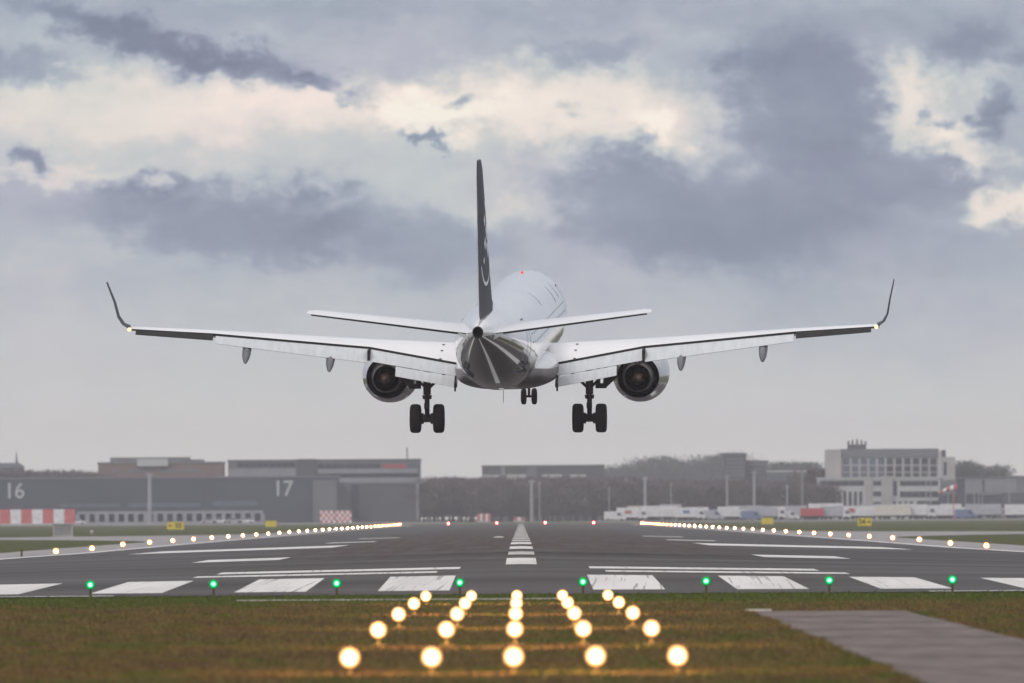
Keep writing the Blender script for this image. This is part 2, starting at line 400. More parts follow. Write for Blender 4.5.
# ------------------------------------------------------------------ grass blades (real geometry, nearest turf)
def grass():
    N = 330000
    y = 135 + (300.0 - 135) * rng.random(N) ** 1.0
    half = y * 530 / F + 0.4
    x = (rng.random(N) * 2 - 1) * half + 0.0
    # keep clear of the path
    w = 0.035 * np.sin(y * 0.21) + 0.03 * np.sin(y * 0.57 + 1)
    keep = ~((x > 4.58 + w) & (x < 7.52 + w * .6) & (y < 243)); x, y = x[keep], y[keep]; n = len(x)
    clump = 0.5 + 0.5 * np.sin(x * 1.7 + 2 * np.sin(y * 0.31)) * np.sin(y * 0.43 + 1.5 * np.sin(x * 0.8))
    h = (0.020 + 0.035 * rng.random(n) ** 2 * (0.5 + clump)); h[rng.random(n) < 0.004] *= 2.4
    wd = 0.006 + 0.014 * rng.random(n); a = rng.random(n) * np.pi
    lean = (rng.random((n, 2)) - 0.5) * 0.05
    # tufts: close groups of longer blades, thicker along the verges
    nt_ = 2600; ty = 136 + 166 * rng.random(nt_); tx = (rng.random(nt_) * 2 - 1) * (ty * 530 / F + .4)
    tx[:500] = 4.5 + 0.12 * rng.normal(size=500); ty[:500] = 136 + 107 * rng.random(500)
    tx[500:640] = 7.65 + 0.10 * rng.normal(size=140); ty[500:640] = 180 + 63 * rng.random(140)
    ty[640:1200] = 299.2 + 0.9 * rng.random(560)
    tw_ = 0.035 * np.sin(ty * 0.21) + 0.03 * np.sin(ty * 0.57 + 1); ok_ = ~((tx > 4.56 + tw_) & (tx < 7.56 + tw_ * .6) & (ty < 243)); tx, ty = tx[ok_], ty[ok_]
    kb = 14; bx_ = np.repeat(tx, kb) + .035 * rng.normal(size=len(tx) * kb); by_ = np.repeat(ty, kb) + .035 * rng.normal(size=len(tx) * kb)
    bh = np.repeat(.05 + .06 * rng.random(len(tx)) ** 2, kb) * (.5 + .6 * rng.random(len(tx) * kb))
    x = np.concatenate([x, bx_]); y = np.concatenate([y, by_]); h = np.concatenate([h, bh]); m2 = len(bx_); n = len(x)
    wd = np.concatenate([wd, .004 + .008 * rng.random(m2)]); a = np.concatenate([a, rng.random(m2) * np.pi]); lean = np.concatenate([lean, (rng.random((m2, 2)) - .5) * .09])
    z0 = -0.032
    V3 = np.empty((n, 3, 3), dtype=np.float32)
    V3[:, 0] = np.stack([x - wd * np.cos(a), y - wd * np.sin(a), np.full(n, z0)], 1)
    V3[:, 1] = np.stack([x + wd * np.cos(a), y + wd * np.sin(a), np.full(n, z0)], 1)
    V3[:, 2] = np.stack([x + lean[:, 0], y + lean[:, 1], z0 + h], 1)
    me = bpy.data.meshes.new('grass'); me.vertices.add(3 * n); me.vertices.foreach_set('co', V3.ravel())
    me.loops.add(3 * n); me.loops.foreach_set('vertex_index', np.arange(3 * n, dtype=np.int32))
    me.polygons.add(n); me.polygons.foreach_set('loop_start', np.arange(0, 3 * n, 3, dtype=np.int32))
    me.polygons.foreach_set('loop_total', np.full(n, 3, dtype=np.int32)); me.update(calc_edges=True); me.materials.append(M['blade'])
    o = bpy.data.objects.new('grass', me); C.objects.link(o); tag(o, 'short brown and green turf before the runway threshold', 'grass', kind='stuff')
grass()

# ------------------------------------------------------------------ the aeroplane
M['white'] = mat('white_aircraft_paint', (0.82, 0.82, 0.84), 0.28, var=0.03, scale=0.8, coat=0.6)
M['wing_grey'] = mat('wing_grey_paint', (0.74, 0.75, 0.77), 0.35, var=0.05, scale=1.2, coat=0.2, stretch=(3, 0.6, 1))
M['flap'] = mat('flap_pale_paint', (0.62, 0.64, 0.67), 0.45, var=0.05, scale=1.5, stretch=(4, 1, 1))
M['cove'] = mat('flap_cove_dark', (0.015, 0.014, 0.015), 0.8)
M['fin'] = mat('fin_dark_blue', (0.022, 0.023, 0.040), 0.5, var=0.15, coat=0.0, spec=.3)
M['fairing_grey'] = mat('fairing_grey', (0.16, 0.16, 0.18), 0.4, var=.1)
M['dark'] = mat('gear_dark_metal', (0.020, 0.012, 0.012), 0.6, var=0.2, scale=6)
M['tyre'] = mat('tyre_rubber', (0.008, 0.004, 0.004), 0.9, var=0.2, scale=9)
M['rim'] = mat('wheel_rim', (0.12, 0.11, 0.11), 0.5, metal=0.3)
M['nozzle'] = mat('nozzle_burnt_metal', (0.20, 0.18, 0.17), 0.4, metal=0.8, var=0.2, scale=5)
M['duct'] = mat('duct_black', (0.02, 0.016, 0.016), 0.7)
M['plug'] = mat('exhaust_plug', (0.20, 0.12, 0.085), 0.45, metal=0.6, var=0.2, scale=6)
M['mark_white'] = mat('fin_mark_white', (0.75, 0.76, 0.8), 0.4, var=0.05)
M['window'] = mat('cabin_window', (0.03, 0.035, 0.05), 0.15)
M['line_pale'] = mat('pale_blue_livery', (0.66, 0.69, 0.76), 0.4)
M['nacelle'] = mat('nacelle_metal_paint', (0.50, 0.50, 0.52), 0.22, metal=0.45, var=.06, scale=1.5, coat=.5)
M['line_blue'] = mat('door_outline', (0.10, 0.13, 0.22), 0.5)

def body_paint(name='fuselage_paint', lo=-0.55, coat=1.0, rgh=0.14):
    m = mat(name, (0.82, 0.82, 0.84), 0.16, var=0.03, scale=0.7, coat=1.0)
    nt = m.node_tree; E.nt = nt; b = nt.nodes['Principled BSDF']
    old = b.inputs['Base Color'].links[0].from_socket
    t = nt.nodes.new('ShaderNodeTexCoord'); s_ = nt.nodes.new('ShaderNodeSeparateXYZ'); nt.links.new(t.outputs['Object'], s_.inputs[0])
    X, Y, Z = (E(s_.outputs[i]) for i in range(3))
    # grey belly livery darkened with painted shade and ground reflection; edge sweeps up aft
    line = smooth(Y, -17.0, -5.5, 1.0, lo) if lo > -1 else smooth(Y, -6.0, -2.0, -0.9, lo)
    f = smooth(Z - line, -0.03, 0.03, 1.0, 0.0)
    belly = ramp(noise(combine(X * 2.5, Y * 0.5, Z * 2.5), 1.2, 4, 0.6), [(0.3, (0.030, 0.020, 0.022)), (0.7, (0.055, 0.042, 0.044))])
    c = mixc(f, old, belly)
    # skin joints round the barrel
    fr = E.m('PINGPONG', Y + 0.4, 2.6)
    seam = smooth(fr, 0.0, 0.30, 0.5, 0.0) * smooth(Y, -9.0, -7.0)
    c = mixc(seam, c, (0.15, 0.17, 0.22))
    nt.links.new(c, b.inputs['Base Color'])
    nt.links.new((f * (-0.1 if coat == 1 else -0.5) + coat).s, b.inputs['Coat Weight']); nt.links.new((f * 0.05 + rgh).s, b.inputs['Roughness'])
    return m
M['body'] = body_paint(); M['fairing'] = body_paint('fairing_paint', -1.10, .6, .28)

ZOFF = 3.6
def build_jet():
    root = empty('passenger_jet')
    tag(root, 'white twin-engine passenger jet with dark fin, flaps and wheels down, about to touch down', 'aeroplane')
    P = lambda mb, name, m, parent=root, **k: mb.build(name, m, parent, loc=((0, 0, ZOFF) if parent is root else None), **k)
    # fuselage
    sec = [(17.6, .02, .02, -.5), (17.45, .22, .2, -.49), (17.1, .45, .42, -.45), (16.4, .80, .78, -.33), (15.5, 1.10, 1.13, -.18), (14.4, 1.36, 1.45, -.06), (13.2, 1.49, 1.64, 0), (12, 1.505, 1.675, 0),
           (10, 1.505, 1.675, 0), (6, 1.505, 1.675, 0), (2, 1.505, 1.675, 0), (-2, 1.505, 1.675, 0), (-5, 1.505, 1.675, 0), (-6.5, 1.50, 1.65, .02),
           (-8, 1.46, 1.57, .10), (-9.5, 1.37, 1.44, .22), (-11, 1.24, 1.28, .38), (-12.5, 1.07, 1.10, .55), (-14, .88, .91, .73), (-15.5, .67, .70, .90), (-17, .44, .48, 1.05), (-18, .27, .31, 1.13), (-18.5, .195, .215, 1.16)]
    n = 64
    def ring(y, rx, rz, zc): return [(rx * math.cos(2 * math.pi * k / n), y, zc + rz * math.sin(2 * math.pi * k / n)) for k in range(n)]
    # resample smoothly
    ys = np.array([s[0] for s in sec]); yy = np.concatenate([np.linspace(17.6, 12, 30), np.linspace(11, -5, 14), np.linspace(-5.5, -18.5, 44)])
    def itp(k): 
        return np.interp(yy, ys[::-1], np.array([s[k] for s in sec])[::-1])
    rings = [ring(a, b, c, d) for a, b, c, d in zip(yy, itp(1), itp(2), itp(3))]
    f = MB().loft(rings, cap0=True, cap1=False)
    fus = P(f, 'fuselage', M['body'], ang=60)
    ex = MB(); ex.loft([ring(-18.5, .195, .215, 1.16), ring(-18.62, .18, .20, 1.165), ring(-18.62, .155, .17, 1.165), ring(-17.8, .13, .14, 1.15)], cap0=False, cap1=True)
    P(ex, 'exhaust_outlet', M['duct'])
    # wing to body fairing
    fs = [(6.2, .5, .1, -1.45), (5.6, 1.1, .3, -1.40), (4.8, 1.6, .52, -1.32), (3.4, 1.86, .66, -1.27), (1.5, 1.92, .70, -1.24), (-.6, 1.90, .70, -1.23), (-2.2, 1.78, .64, -1.24), (-3.8, 1.48, .52, -1.22), (-5.2, 1.0, .34, -1.24), (-6.2, .4, .1, -1.35)]
    def sq(y, rx, rz, zc): 
        return [(rx * math.copysign(abs(math.cos(t)) ** .75, math.cos(t)), y, zc + rz * math.copysign(abs(math.sin(t)) ** .8, math.sin(t))) for t in [2 * math.pi * k / 48 for k in range(48)]]
    yq = np.linspace(6.2, -6.2, 40); fy = [s[0] for s in fs][::-1]
    g = lambda k: np.interp(yq, fy, [s[k] for s in fs][::-1])
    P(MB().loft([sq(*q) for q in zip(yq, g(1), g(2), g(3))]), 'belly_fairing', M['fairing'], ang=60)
    # cabin windows and door outlines, on the right and left flank
    def on_skin(y, z, s, out=0.006):
        rx = float(np.interp(y, ys[::-1], [q[1] for q in sec][::-1])); rz = float(np.interp(y, ys[::-1], [q[2] for q in sec][::-1])); zc = float(np.interp(y, ys[::-1], [q[3] for q in sec][::-1]))
        t = max(-1, min(1, (z - zc) / rz)); return (s * (rx * math.sqrt(1 - t * t) + out), y, z)
    for s in (-1, 1):
        for k in range(26):
            y = 11.3 - k * 0.80
            if y < -8.8: break
            w = MB().add([on_skin(y + a * .14, .38 + b * .19, s) for a, b in ((-1, -1), (1, -1), (1, 1), (-1, 1))], [(0, 1, 2, 3)])
            P(w, 'cabin_window', M['window'], smooth_=False)
        for (yc, hw) in ((12.3, .42), (-9.9, .38)):
            d_ = MB()
            zs = np.linspace(-.75, 1.12, 12)
            for e in (-1, 1):
                r1 = [on_skin(yc + e * hw - .025, z, s) for z in zs]; r2 = [on_skin(yc + e * hw + .025, z, s) for z in zs]
                d_.loft([r1, r2], False, False, closed=False)
            for z in (-.75, 1.12):
                d_.loft([[on_skin(yc + q, z - .025, s) for q in np.linspace(-hw, hw, 5)], [on_skin(yc + q, z + .025, s) for q in np.linspace(-hw, hw, 5)]], False, False, closed=False)
            P(d_, 'cabin_door', M['line_blue'], smooth_=False)
    for (y0, z0) in ((10.6, 1.05), (8.2, 1.02), (1.2, 1.3)):
        bl = MB(); zs = np.linspace(z0 - .28, z0 + .28, 6)
        bl.loft([[on_skin(y0 - .42, z, 1) for z in zs], [on_skin(y0 + .05, z, 1) for z in zs]], False, False, closed=False)
        P(bl, 'livery_stripe', M['line_pale'], smooth_=False)
    # beacon and aerials
    b_ = MB(); b_.lathe([(0, .045), (.03, .045), (.05, .03), (.06, .01)], (-.06, 10.8, 1.67), 'z', 12, cap1=True)
    P(b_, 'beacon', emit('beacon_red', (1, .02, .05), 1.0))
    a_ = MB(); a_.box(-.005, .005, -3.2, -3.0, -2.3, -1.75)
    P(a_, 'antenna', M['fairing_grey'])
    a_ = MB(); a_.add([(-.02, 8, 1.66), (.02, 8, 1.66), (.02, 7.5, 1.66), (-.02, 7.5, 1.66), (0, 7.6, 2.0), (0, 7.4, 2.0)], [(0, 1, 4), (1, 2, 5, 4), (2, 3, 5), (3, 0, 4, 5)])
    P(a_, 'antenna', M['white'])
    # fin
    def foil(le, te, t, z, k=14):
        c = le - te; up = []; 
        for i in range(k + 1):
            q = (1 - math.cos(math.pi * i / k)) / 2
            h = t / .2 * (0.2969 * math.sqrt(q) - .126 * q - .3516 * q * q + .2843 * q ** 3 - .1015 * q ** 4)
            up.append((q, h))
        pts = [(h, le - c * q, z) for q, h in up] + [(-h, le - c * q, z) for q, h in up[::-1][1:-1]]
        return pts
    fin = MB(); st = [(.7, -11.2, -16.9, .46), (1.75, -11.9, -17.1, .42), (2.6, -12.75, -17.3, .38), (4.5, -14.3, -17.75, .29), (6.8, -16.1, -18.3, .19), (7.14, -16.6, -18.35, .12)]
    fin.loft([foil(le, te, t, z) for z, le, te, t in st])
    finobj = P(fin, 'fin', M['fin'], ang=50)
    df = MB(); df.loft([foil(-8.6, -13.5, .12, 1.0), foil(-9.6, -13.6, .10, 1.75), foil(-11.9, -13.6, .05, 2.15)]); P(df, 'dorsal_fin', M['fin'], ang=50)
    # rudder gap
    rg = MB(); 
    for s in (-1, 1):
        rg.add([(s * .175, -15.75, 1.9), (s * .175, -15.69, 1.9), (s * .066, -17.52, 6.6), (s * .066, -17.58, 6.6)], [(0, 1, 2, 3)])
    P(rg, 'rudder_gap', M['cove'], parent=finobj, smooth_=False)
    # white swirl mark on the fin (both sides), thin raised strokes that follow the skin
    def fin_x(y, z):
        le = np.interp(z, [q[0] for q in st], [q[1] for q in st]); te = np.interp(z, [q[0] for q in st], [q[2] for q in st]); t = np.interp(z, [q[0] for q in st], [q[3] for q in st])
        q = (le - y) / (le - te); q = min(max(q, 0.001), 1)
        return float(t / .2 * (0.2969 * math.sqrt(q) - .126 * q - .3516 * q * q + .2843 * q ** 3 - .1015 * q ** 4)) + .006
    for s in (-1, 1):
        mkb = MB()
        def stroke(pts, w):
            L = []; Rr = []
            for i, (y, z) in enumerate(pts):
                a = pts[max(0, i - 1)]; b = pts[min(len(pts) - 1, i + 1)]
                t = Vector((b[0] - a[0], b[1] - a[1])).normalized(); nx, nz = -t[1] * w / 2, t[0] * w / 2
                L.append((s * fin_x(y + nx, z + nz), y + nx, z + nz)); Rr.append((s * fin_x(y - nx, z - nz), y - nx, z - nz))
            mkb.loft([L, Rr], False, False, closed=False)
        cy, cz = -15.6, 3.9
        stroke([(cy + 1.5 * math.cos(t), cz + 1.2 * math.sin(t)) for t in np.linspace(R(205), R(345), 30)], .13)
        def blade(pts): mkb.add([(s * fin_x(y, z), y, z) for y, z in pts], [tuple(range(len(pts)))])
        for (y0, z0, L, hgt, w_) in ((-15.0, 3.55, 1.3, .9, .8), (-15.4, 4.2, 1.1, .8, .7), (-14.9, 4.5, .9, .7, .6), (-16.0, 3.9, .7, .5, .5), (-16.2, 4.75, .6, .45, .5), (-15.9, 5.35, .6, .4, .5), (-16.3, 3.4, .5, .3, .4)):
            blade([(y0, z0), (y0 + w_ * .5, z0 + hgt * .45), (y0 - L * .2 + w_ * .4, z0 + hgt), (y0 - L * .45, z0 + hgt * .55)])
        P(mkb, 'tail_emblem', M['mark_white'], parent=finobj, smooth_=False)
    # tailplane
    for s in (-1, 1):
        def hs(x, le, te, t, z):
            c = le - te; o = []
            for (h, y, _) in foil(le, te, t, 0): o.append((s * x, y, z + h - (le - y) / c * .035))
            return o
        tp = MB().loft([hs(.35, -13.3, -16.75, .32, 1.05), hs(1.0, -13.75, -16.85, .29, 1.13), hs(5.75, -16.25, -17.75, .13, 1.80), hs(6.05, -16.75, -17.85, .06, 1.84)])
        to = P(tp, 'tailplane', M['white'], ang=50)
        el = MB(); el.add([(s * .8, -16.88, 1.075), (s * 5.9, -17.82, 1.775), (s * 5.9, -17.82, 1.73), (s * .8, -16.88, 1.00), (s * .8, -16.80, 1.0), (s * 5.9, -17.74, 1.72)], [(0, 1, 2, 3), (3, 2, 5, 4)])
        P(el, 'elevator_edge', M['cove'], parent=to, smooth_=False)
        rp = MB(); rp.add([(s * .72, -14.2, 1.16), (s * .98, -14.2, 1.2), (s * 1.02, -16.7, 1.10), (s * .50, -16.9, 0.98), (s * .45, -16.9, .80)], [(0, 1, 2, 3), (3, 2, 4)])
        P(rp, 'root_seal', M['flap'], parent=to, smooth_=False)
    # wings
    WX = [1.2, 5.0, 10.6, 13.65]
    W = dict(le=[4.2, 2.1, -.85, -2.45], gy=[-.35, -.65, -2.15, -3.15], gz=[-1.12, -.40, .20, .44], cr=[-.50, -.23, .27, .50], T=[.75, .50, .28, .15], g=[.24, .17, .10, .05])
    def wv(k, x): return float(np.interp(x, WX, W[k]))
    def wsec(x, s):
        le, gy, gzz, cr, T, g_ = (wv(k, x) for k in ('le', 'gy', 'gz', 'cr', 'T', 'g')); c = le - gy
        zle = cr - .42 * T; up = []; lo = []
        for i in range(17):
            t = (1 - math.cos(math.pi * i / 16)) / 2 if i < 8 else (1 - math.cos(math.pi * i / 16)) / 2
            if t < .32: zu = zle + (cr - zle) * math.sqrt(1 - (1 - t / .32) ** 2)
            else:
                q = (t - .32) / .68; zu = cr + (gzz - cr) * (0.35 * q + .65 * q * q)
            zb = (cr - T) ; ze = gzz - g_
            zl = zle + (zb - zle) * math.sqrt(max(0, 1 - (1 - min(t, .35) / .35) ** 2)) if t < .35 else zb + (ze - zb) * ((t - .35) / .65) ** 1.4
            up.append((s * x, le - c * t, zu)); lo.append((s * x, le - c * t, zl))
        return up + lo[::-1][:-1]
    for s in (-1, 1):
        w = MB(); xs = [1.2, 1.8, 2.6, 3.4, 4.2, 5.0, 6.4, 7.8, 9.2, 10.6, 12, 13.2, 13.65]
        rings = [wsec(x, s) for x in xs]; nn = len(rings[0])
        for i in range(len(xs) - 1):
            for j in range(nn):
                k = (j + 1) % nn
                w.add([rings[i][j], rings[i][k], rings[i + 1][k], rings[i + 1][j]], [(0, 1, 2, 3)], 1 if j == 16 else 0)
        w.add(rings[0], [tuple(range(nn))]); w.add(rings[-1], [tuple(range(nn))[::-1]])
        wing = P(w, 'wing', [M['white'], M['cove']], ang=40)
        def panel(x0, x1, dy0, dz0, dy1, dz1, base=None, th=.09, drop=.085, gap=.0):
            mb = MB(); rr = []
            for x, dy, dz in ((x0, dy0, dz0), (x1, dy1, dz1)):
                if base is None: y0, z0 = wv('gy', x) - .01, wv('gz', x) - drop
                else: y0, z0 = base(x)
                top = [(s * x, y0 + dy * t, z0 + dz * (t ** 1.25)) for t in (0, .15, .35, .6, .8, 1)]
                bot = [(s * x, y0 + dy * t + .03, z0 + dz * (t ** 1.25) - th * (1 - .85 * t)) for t in (1, .8, .6, .35, .15, 0)]
                rr.append(top + bot)
            return mb.loft(rr)
        P(panel(1.78, 4.96, -.55, -.38, -.62, -.40), 'inboard_flap', M['flap'])
        P(panel(1.78, 4.03, -.36, -.34, -.36, -.34, base=lambda x: (wv('gy', x) - .60, wv('gz', x) - .085 - .415), th=.07), 'aft_flap', M['flap'])
        P(panel(5.06, 10.52, -.66, -.46, -.42, -.25), 'outboard_flap', M['flap'])
        al = panel(10.60, 13.35, -.42, -.20, -.30, -.15, drop=.03, th=.07)
        P(al, 'aileron', M['cove'])
        sl = MB().box(s * 4.96 - (.0 if s > 0 else .10) , s * 4.96 + (.10 if s > 0 else 0), -1.3, -.5, wv('gz', 5) - .47, wv('gz', 5) - .09)
        P(sl, 'flap_seal', M['cove'])
        ep = MB(); x = s * 1.86; ep.add([(x - .03, -.3, -1.12), (x + .03, -.3, -1.12), (x + .03, -1.5, -1.72), (x - .03, -1.5, -1.72), (x - .03, -1.35, -2.0), (x + .03, -1.35, -2.0), (x + .03, -.3, -1.4), (x - .03, -.3, -1.4)],
                          [(0, 1, 2, 3), (3, 2, 5, 4), (4, 5, 6, 7), (7, 6, 1, 0), (0, 3, 4, 7), (1, 6, 5, 2)])
        P(ep, 'flap_end_plate', M['cove'])
        for k in range(3):
            dots = MB()
            xx, yy_ = 2.45, 1.6 - 1.0 * k
            t = (wv('le', xx) - yy_) / (wv('le', xx) - wv('gy', xx)); q = max(0, (t - .32) / .68)
            zz = wv('cr', xx) + (wv('gz', xx) - wv('cr', xx)) * (.35 * q + .65 * q * q) + .012
            dots.lathe([(0, .06), (.012, .05)], (s * xx, yy_, zz), 'z', 10, cap1=True)
            P(dots, 'inspection_cover', M['dark'], parent=wing)
        # flap track fairings
        for x, sc_ in ((6.4, 1.0), (9.4, .95)):
            m_ = MB(); prof = [(.9, .02, 0), (.6, .10, -.02), (.1, .16, -.10), (-.5, .17, -.26), (-.95, .15, -.42), (-1.25, .09, -.58), (-1.4, .015, -.68)]
            by, bz = wv('gy', x) + .25, wv('gz', x) - .28
            rr = [[(s * x + r * math.cos(t) * .95, by + y * sc_, bz + dz_ * sc_ + r * 1.35 * math.sin(t)) for t in [2 * math.pi * k / 14 for k in range(14)]] for y, r, dz_ in prof]
            m_.loft(rr); P(m_, 'flap_track_fairing', M['fairing_grey'])
        # winglet
        wl = MB(); prs = [(13.60, .49, -2.50, -3.65, .14), (13.80, .62, -2.75, -3.75, .10), (13.95, .90, -3.05, -3.95, .075), (14.05, 1.45, -3.5, -4.25, .06), (14.22 + (.06 if s < 0 else 0), 2.2, -4.15, -4.65, .04)]
        rr = []
        for (x, z, le, te, t) in prs:
            ang = .9 if z < .6 else (.35 if z < .95 else .25)
            rr.append([(s * (x + h * math.cos(ang)), y, z - h * math.sin(ang)) for (h, y, _) in foil(le, te, t, 0, 8)])
        wl.loft(rr); P(wl, 'winglet', M['fin'], ang=60)
        tl = MB().lathe([(-.10, .02), (-.07, .06), (0, .075), (.2, .06), (.3, .02)], (s * 13.55, -3.55, .43), 'y', 12, cap0=True, cap1=True)
        P(tl, 'wingtip_light', emit('wingtip_lamp', (1, .72, .40), 1.3))
        # engine
        cx, cz, yo = s * 4.62, -1.75, .4
        ng = MB(); ng.lathe([(6.2, .70), (6.35, .80), (6.45, .86), (6.4, .93), (6.1, .99), (5.4, 1.04), (4.6, 1.05), (3.8, 1.0), (3.1, .89), (2.6, .79), (2.55, .775), (2.6, .745), (3.1, .80), (4.4, .80)], (cx, yo, cz), 'y', 48)
        nac = P(ng, 'engine_nacelle', [M['nacelle']], ang=40)
        dk = MB(); dk.lathe([(2.565, .765), (2.62, .735), (3.1, .785), (4.5, .79), (4.5, .05)], (cx, yo, cz), 'y', 48); P(dk, 'fan_duct', M['duct'], parent=nac)
        co = MB(); co.lathe([(4.3, .66), (3.4, .66), (2.6, .60), (2.0, .50), (1.98, .47), (2.4, .46)], (cx, yo, cz), 'y', 40); P(co, 'core_cowl', M['nozzle'], parent=nac)
        ci = MB(); ci.lathe([(1.99, .475), (2.1, .455), (2.9, .45), (2.9, .05)], (cx, yo, cz), 'y', 40); P(ci, 'core_nozzle', M['duct'], parent=nac)
        pl = MB(); pl.lathe([(2.9, .30), (2.3, .27), (1.9, .19), (1.6, .09), (1.5, .015)], (cx, yo, cz), 'y', 28, cap1=True); P(pl, 'exhaust_plug', M['plug'], parent=nac)
        fr = MB(); fr.lathe([(6.2, .70), (5.6, .70), (5.6, .12), (5.9, .10), (6.1, .01)], (cx, yo, cz), 'y', 36); P(fr, 'fan', M['duct'], parent=nac)
        py = MB(); tw = .14
        py.loft([[(cx - tw, y, z0), (cx + tw, y, z0), (cx + tw, y, z1), (cx - tw, y, z1)] for y, z0, z1 in ((6.0, -.82, -.70), (4.0, -.82, -.42), (2.4, -1.12, -.42), (1.2, -1.05, -.6), (-.3, -.85, -.65))])
        P(py, 'pylon', M['wing_grey'])
        sp2 = MB(); sp2.add([(cx - s * .05, 3.0, -1.05), (cx + .09, 3.4, -.95), (cx - .09, 3.4, -.95), (cx, 2.35, -1.28)], [(0, 1, 3), (0, 3, 2), (1, 2, 3)]); P(sp2, 'pylon_drain', M['mark_white'], parent=nac)
        # main gear
        gx = s * 2.97; az = -3.6 + .53
        g1 = MB(); g1.tube((gx, .1, -1.0), (gx, .02, -2.2), .15, .14, 14); g1.tube((gx, .02, -2.2), (gx, 0, az), .095, .09, 12); g1.tube((gx, .02, -2.22), (gx, .02, -2.36), .18, .16, 14)
        g1.tube((gx - .62, 0, az), (gx + .62, 0, az), .075, .075, 12); g1.box(gx - .16, gx + .16, -.14, .14, az - .13, az + .15)
        P(g1, 'main_gear_leg', M['dark'])
        g2 = MB(); g2.tube((gx, -.12, -2.25), (gx, -.48, -2.62), .045); g2.tube((gx, -.48, -2.62), (gx, -.12, az), .045); g2.box(gx - .10, gx + .10, -.18, -.10, -2.7, -2.5); P(g2, 'torque_link', M['dark'])
        g3 = MB(); g3.tube((gx - s * .02, .0, -2.0), (gx - s * .95, .3, -1.15), .055); g3.tube((gx + s * .05, .05, -1.95), (gx + s * .75, .15, -1.25), .05)
        g3.tube((gx + s * .33, .1, -1.15), (gx + s * .33, .1, -1.85), .07); g3.box(*sorted((gx + s * .22, gx + s * .62)), -.05, .12, -1.98, -1.80)
        P(g3, 'gear_brace', M['dark'])
        dr = MB(); dr.loft([[(gx + s * .55, y, -1.2), (gx + s * .60, y, -1.2), (gx + s * 1.05, y, -1.55), (gx + s * .62, y, -1.95), (gx + s * .50, y, -1.85)] for y in (-.1, .5)]); P(dr, 'gear_door', M['dark'])
        for e in (-1, 1):
            wx = gx + e * .425
            ty = MB(); hw = .195
            ty.lathe([(-hw * .8, .30), (-hw, .36), (-hw, .44), (-hw * .85, .50), (-hw * .5, .53), (hw * .5, .53), (hw * .85, .50), (hw, .44), (hw, .36), (hw * .8, .30)], (wx, 0, az), 'x', 36)
            for gq in (-.5, 0, .5): pass
            wh = P(ty, 'wheel', M['tyre'], ang=45)
            ri = MB(); ri.lathe([(-hw * .8, .30), (-hw * .45, .24), (-hw * .4, .05)], (wx, 0, az), 'x', 24, cap1=True); ri.lathe([(hw * .8, .30), (hw * .45, .24), (hw * .4, .05)], (wx, 0, az), 'x', 24, cap1=True)
            P(ri, 'rim', M['rim'], parent=wh)
            bk = MB().lathe([(-.06, .2), (.06, .2)], (gx + e * .19, 0, az), 'x', 18, cap0=True, cap1=True); P(bk, 'brake', M['dark'], parent=wh)
    # nose gear
    na = -3.46 + .31; ny = 13.8
    g = MB(); g.tube((0, ny + .1, -1.5), (0, ny, -2.5), .075, .07); g.tube((0, ny, -2.5), (0, ny, na), .05); g.tube((-.3, ny, na), (.3, ny, na), .045); g.tube((0, ny, -2.4), (0, ny + .8, -1.6), .035)
    P(g, 'nose_gear_leg', M['dark'])
    for e in (-1, 1):
        dd = MB().box(e * .33 - .012, e * .33 + .012, ny - .5, ny + .7, -2.0, -1.6); P(dd, 'nose_gear_door', M['white'])
        ty = MB(); hw = .10
        ty.lathe([(-hw * .8, .16), (-hw, .22), (-hw * .8, .28), (-hw * .4, .31), (hw * .4, .31), (hw * .8, .28), (hw, .22), (hw * .8, .16)], (e * .2, ny, na), 'x', 28)
        wh = P(ty, 'wheel', M['tyre'], ang=45)
        P(MB().lathe([(-hw * .8, .16), (-hw * .3, .05)], (e * .2, ny, na), 'x', 18, cap1=True).lathe([(hw * .8, .16), (hw * .3, .05)], (e * .2, ny, na), 'x', 18, cap1=True), 'rim', M['rim'], parent=wh)
    rot = Matrix.Rotation(R(-3.2), 4, 'Z') @ Matrix.Rotation(R(4.2), 4, 'X') @ Matrix.Rotation(R(.2), 4, 'Y')
    centre = Vector((-.44, 449.0, 8.55))
    root.matrix_world = Matrix.Translation(centre) @ rot @ Matrix.Translation((0, 0, -ZOFF))
    return root
build_jet()

# ------------------------------------------------------------------ lamps of the airfield
M['lamp_metal'] = mat('lamp_housing', (0.30, 0.28, 0.26), 0.6, var=0.1, scale=8)
M['lamp_yellow'] = mat('lamp_base_yellow', (0.10, 0.085, 0.03), 0.9, var=0.15, scale=8)
L_APP = lens_mat('approach_lens', (1.0, 0.76, 0.44), (1.0, 0.40, 0.12), 26.0, 0.45, .12, .19, .50)
L_GRN = lens_mat('green_lens', (0.20, 1.0, 0.42), (0.0, 0.85, 0.20), 16.0, 0.60, .12, .30, .28)
L_WHT = lens_mat('edge_lens_white', (1.0, 0.78, 0.50), (1.0, 0.40, 0.12), 90.0, 1.0, .21, .24, .36)
L_YEL = lens_mat('edge_lens_amber', (1.0, 0.62, 0.22), (1.0, 0.30, 0.05), 90.0, 1.2, .21, .24, .36)
L_RED = lens_mat('red_lens', (1.0, 0.22, 0.18), (1.0, 0.02, 0.03), 60.0, 3.0, .30, .30, .45)
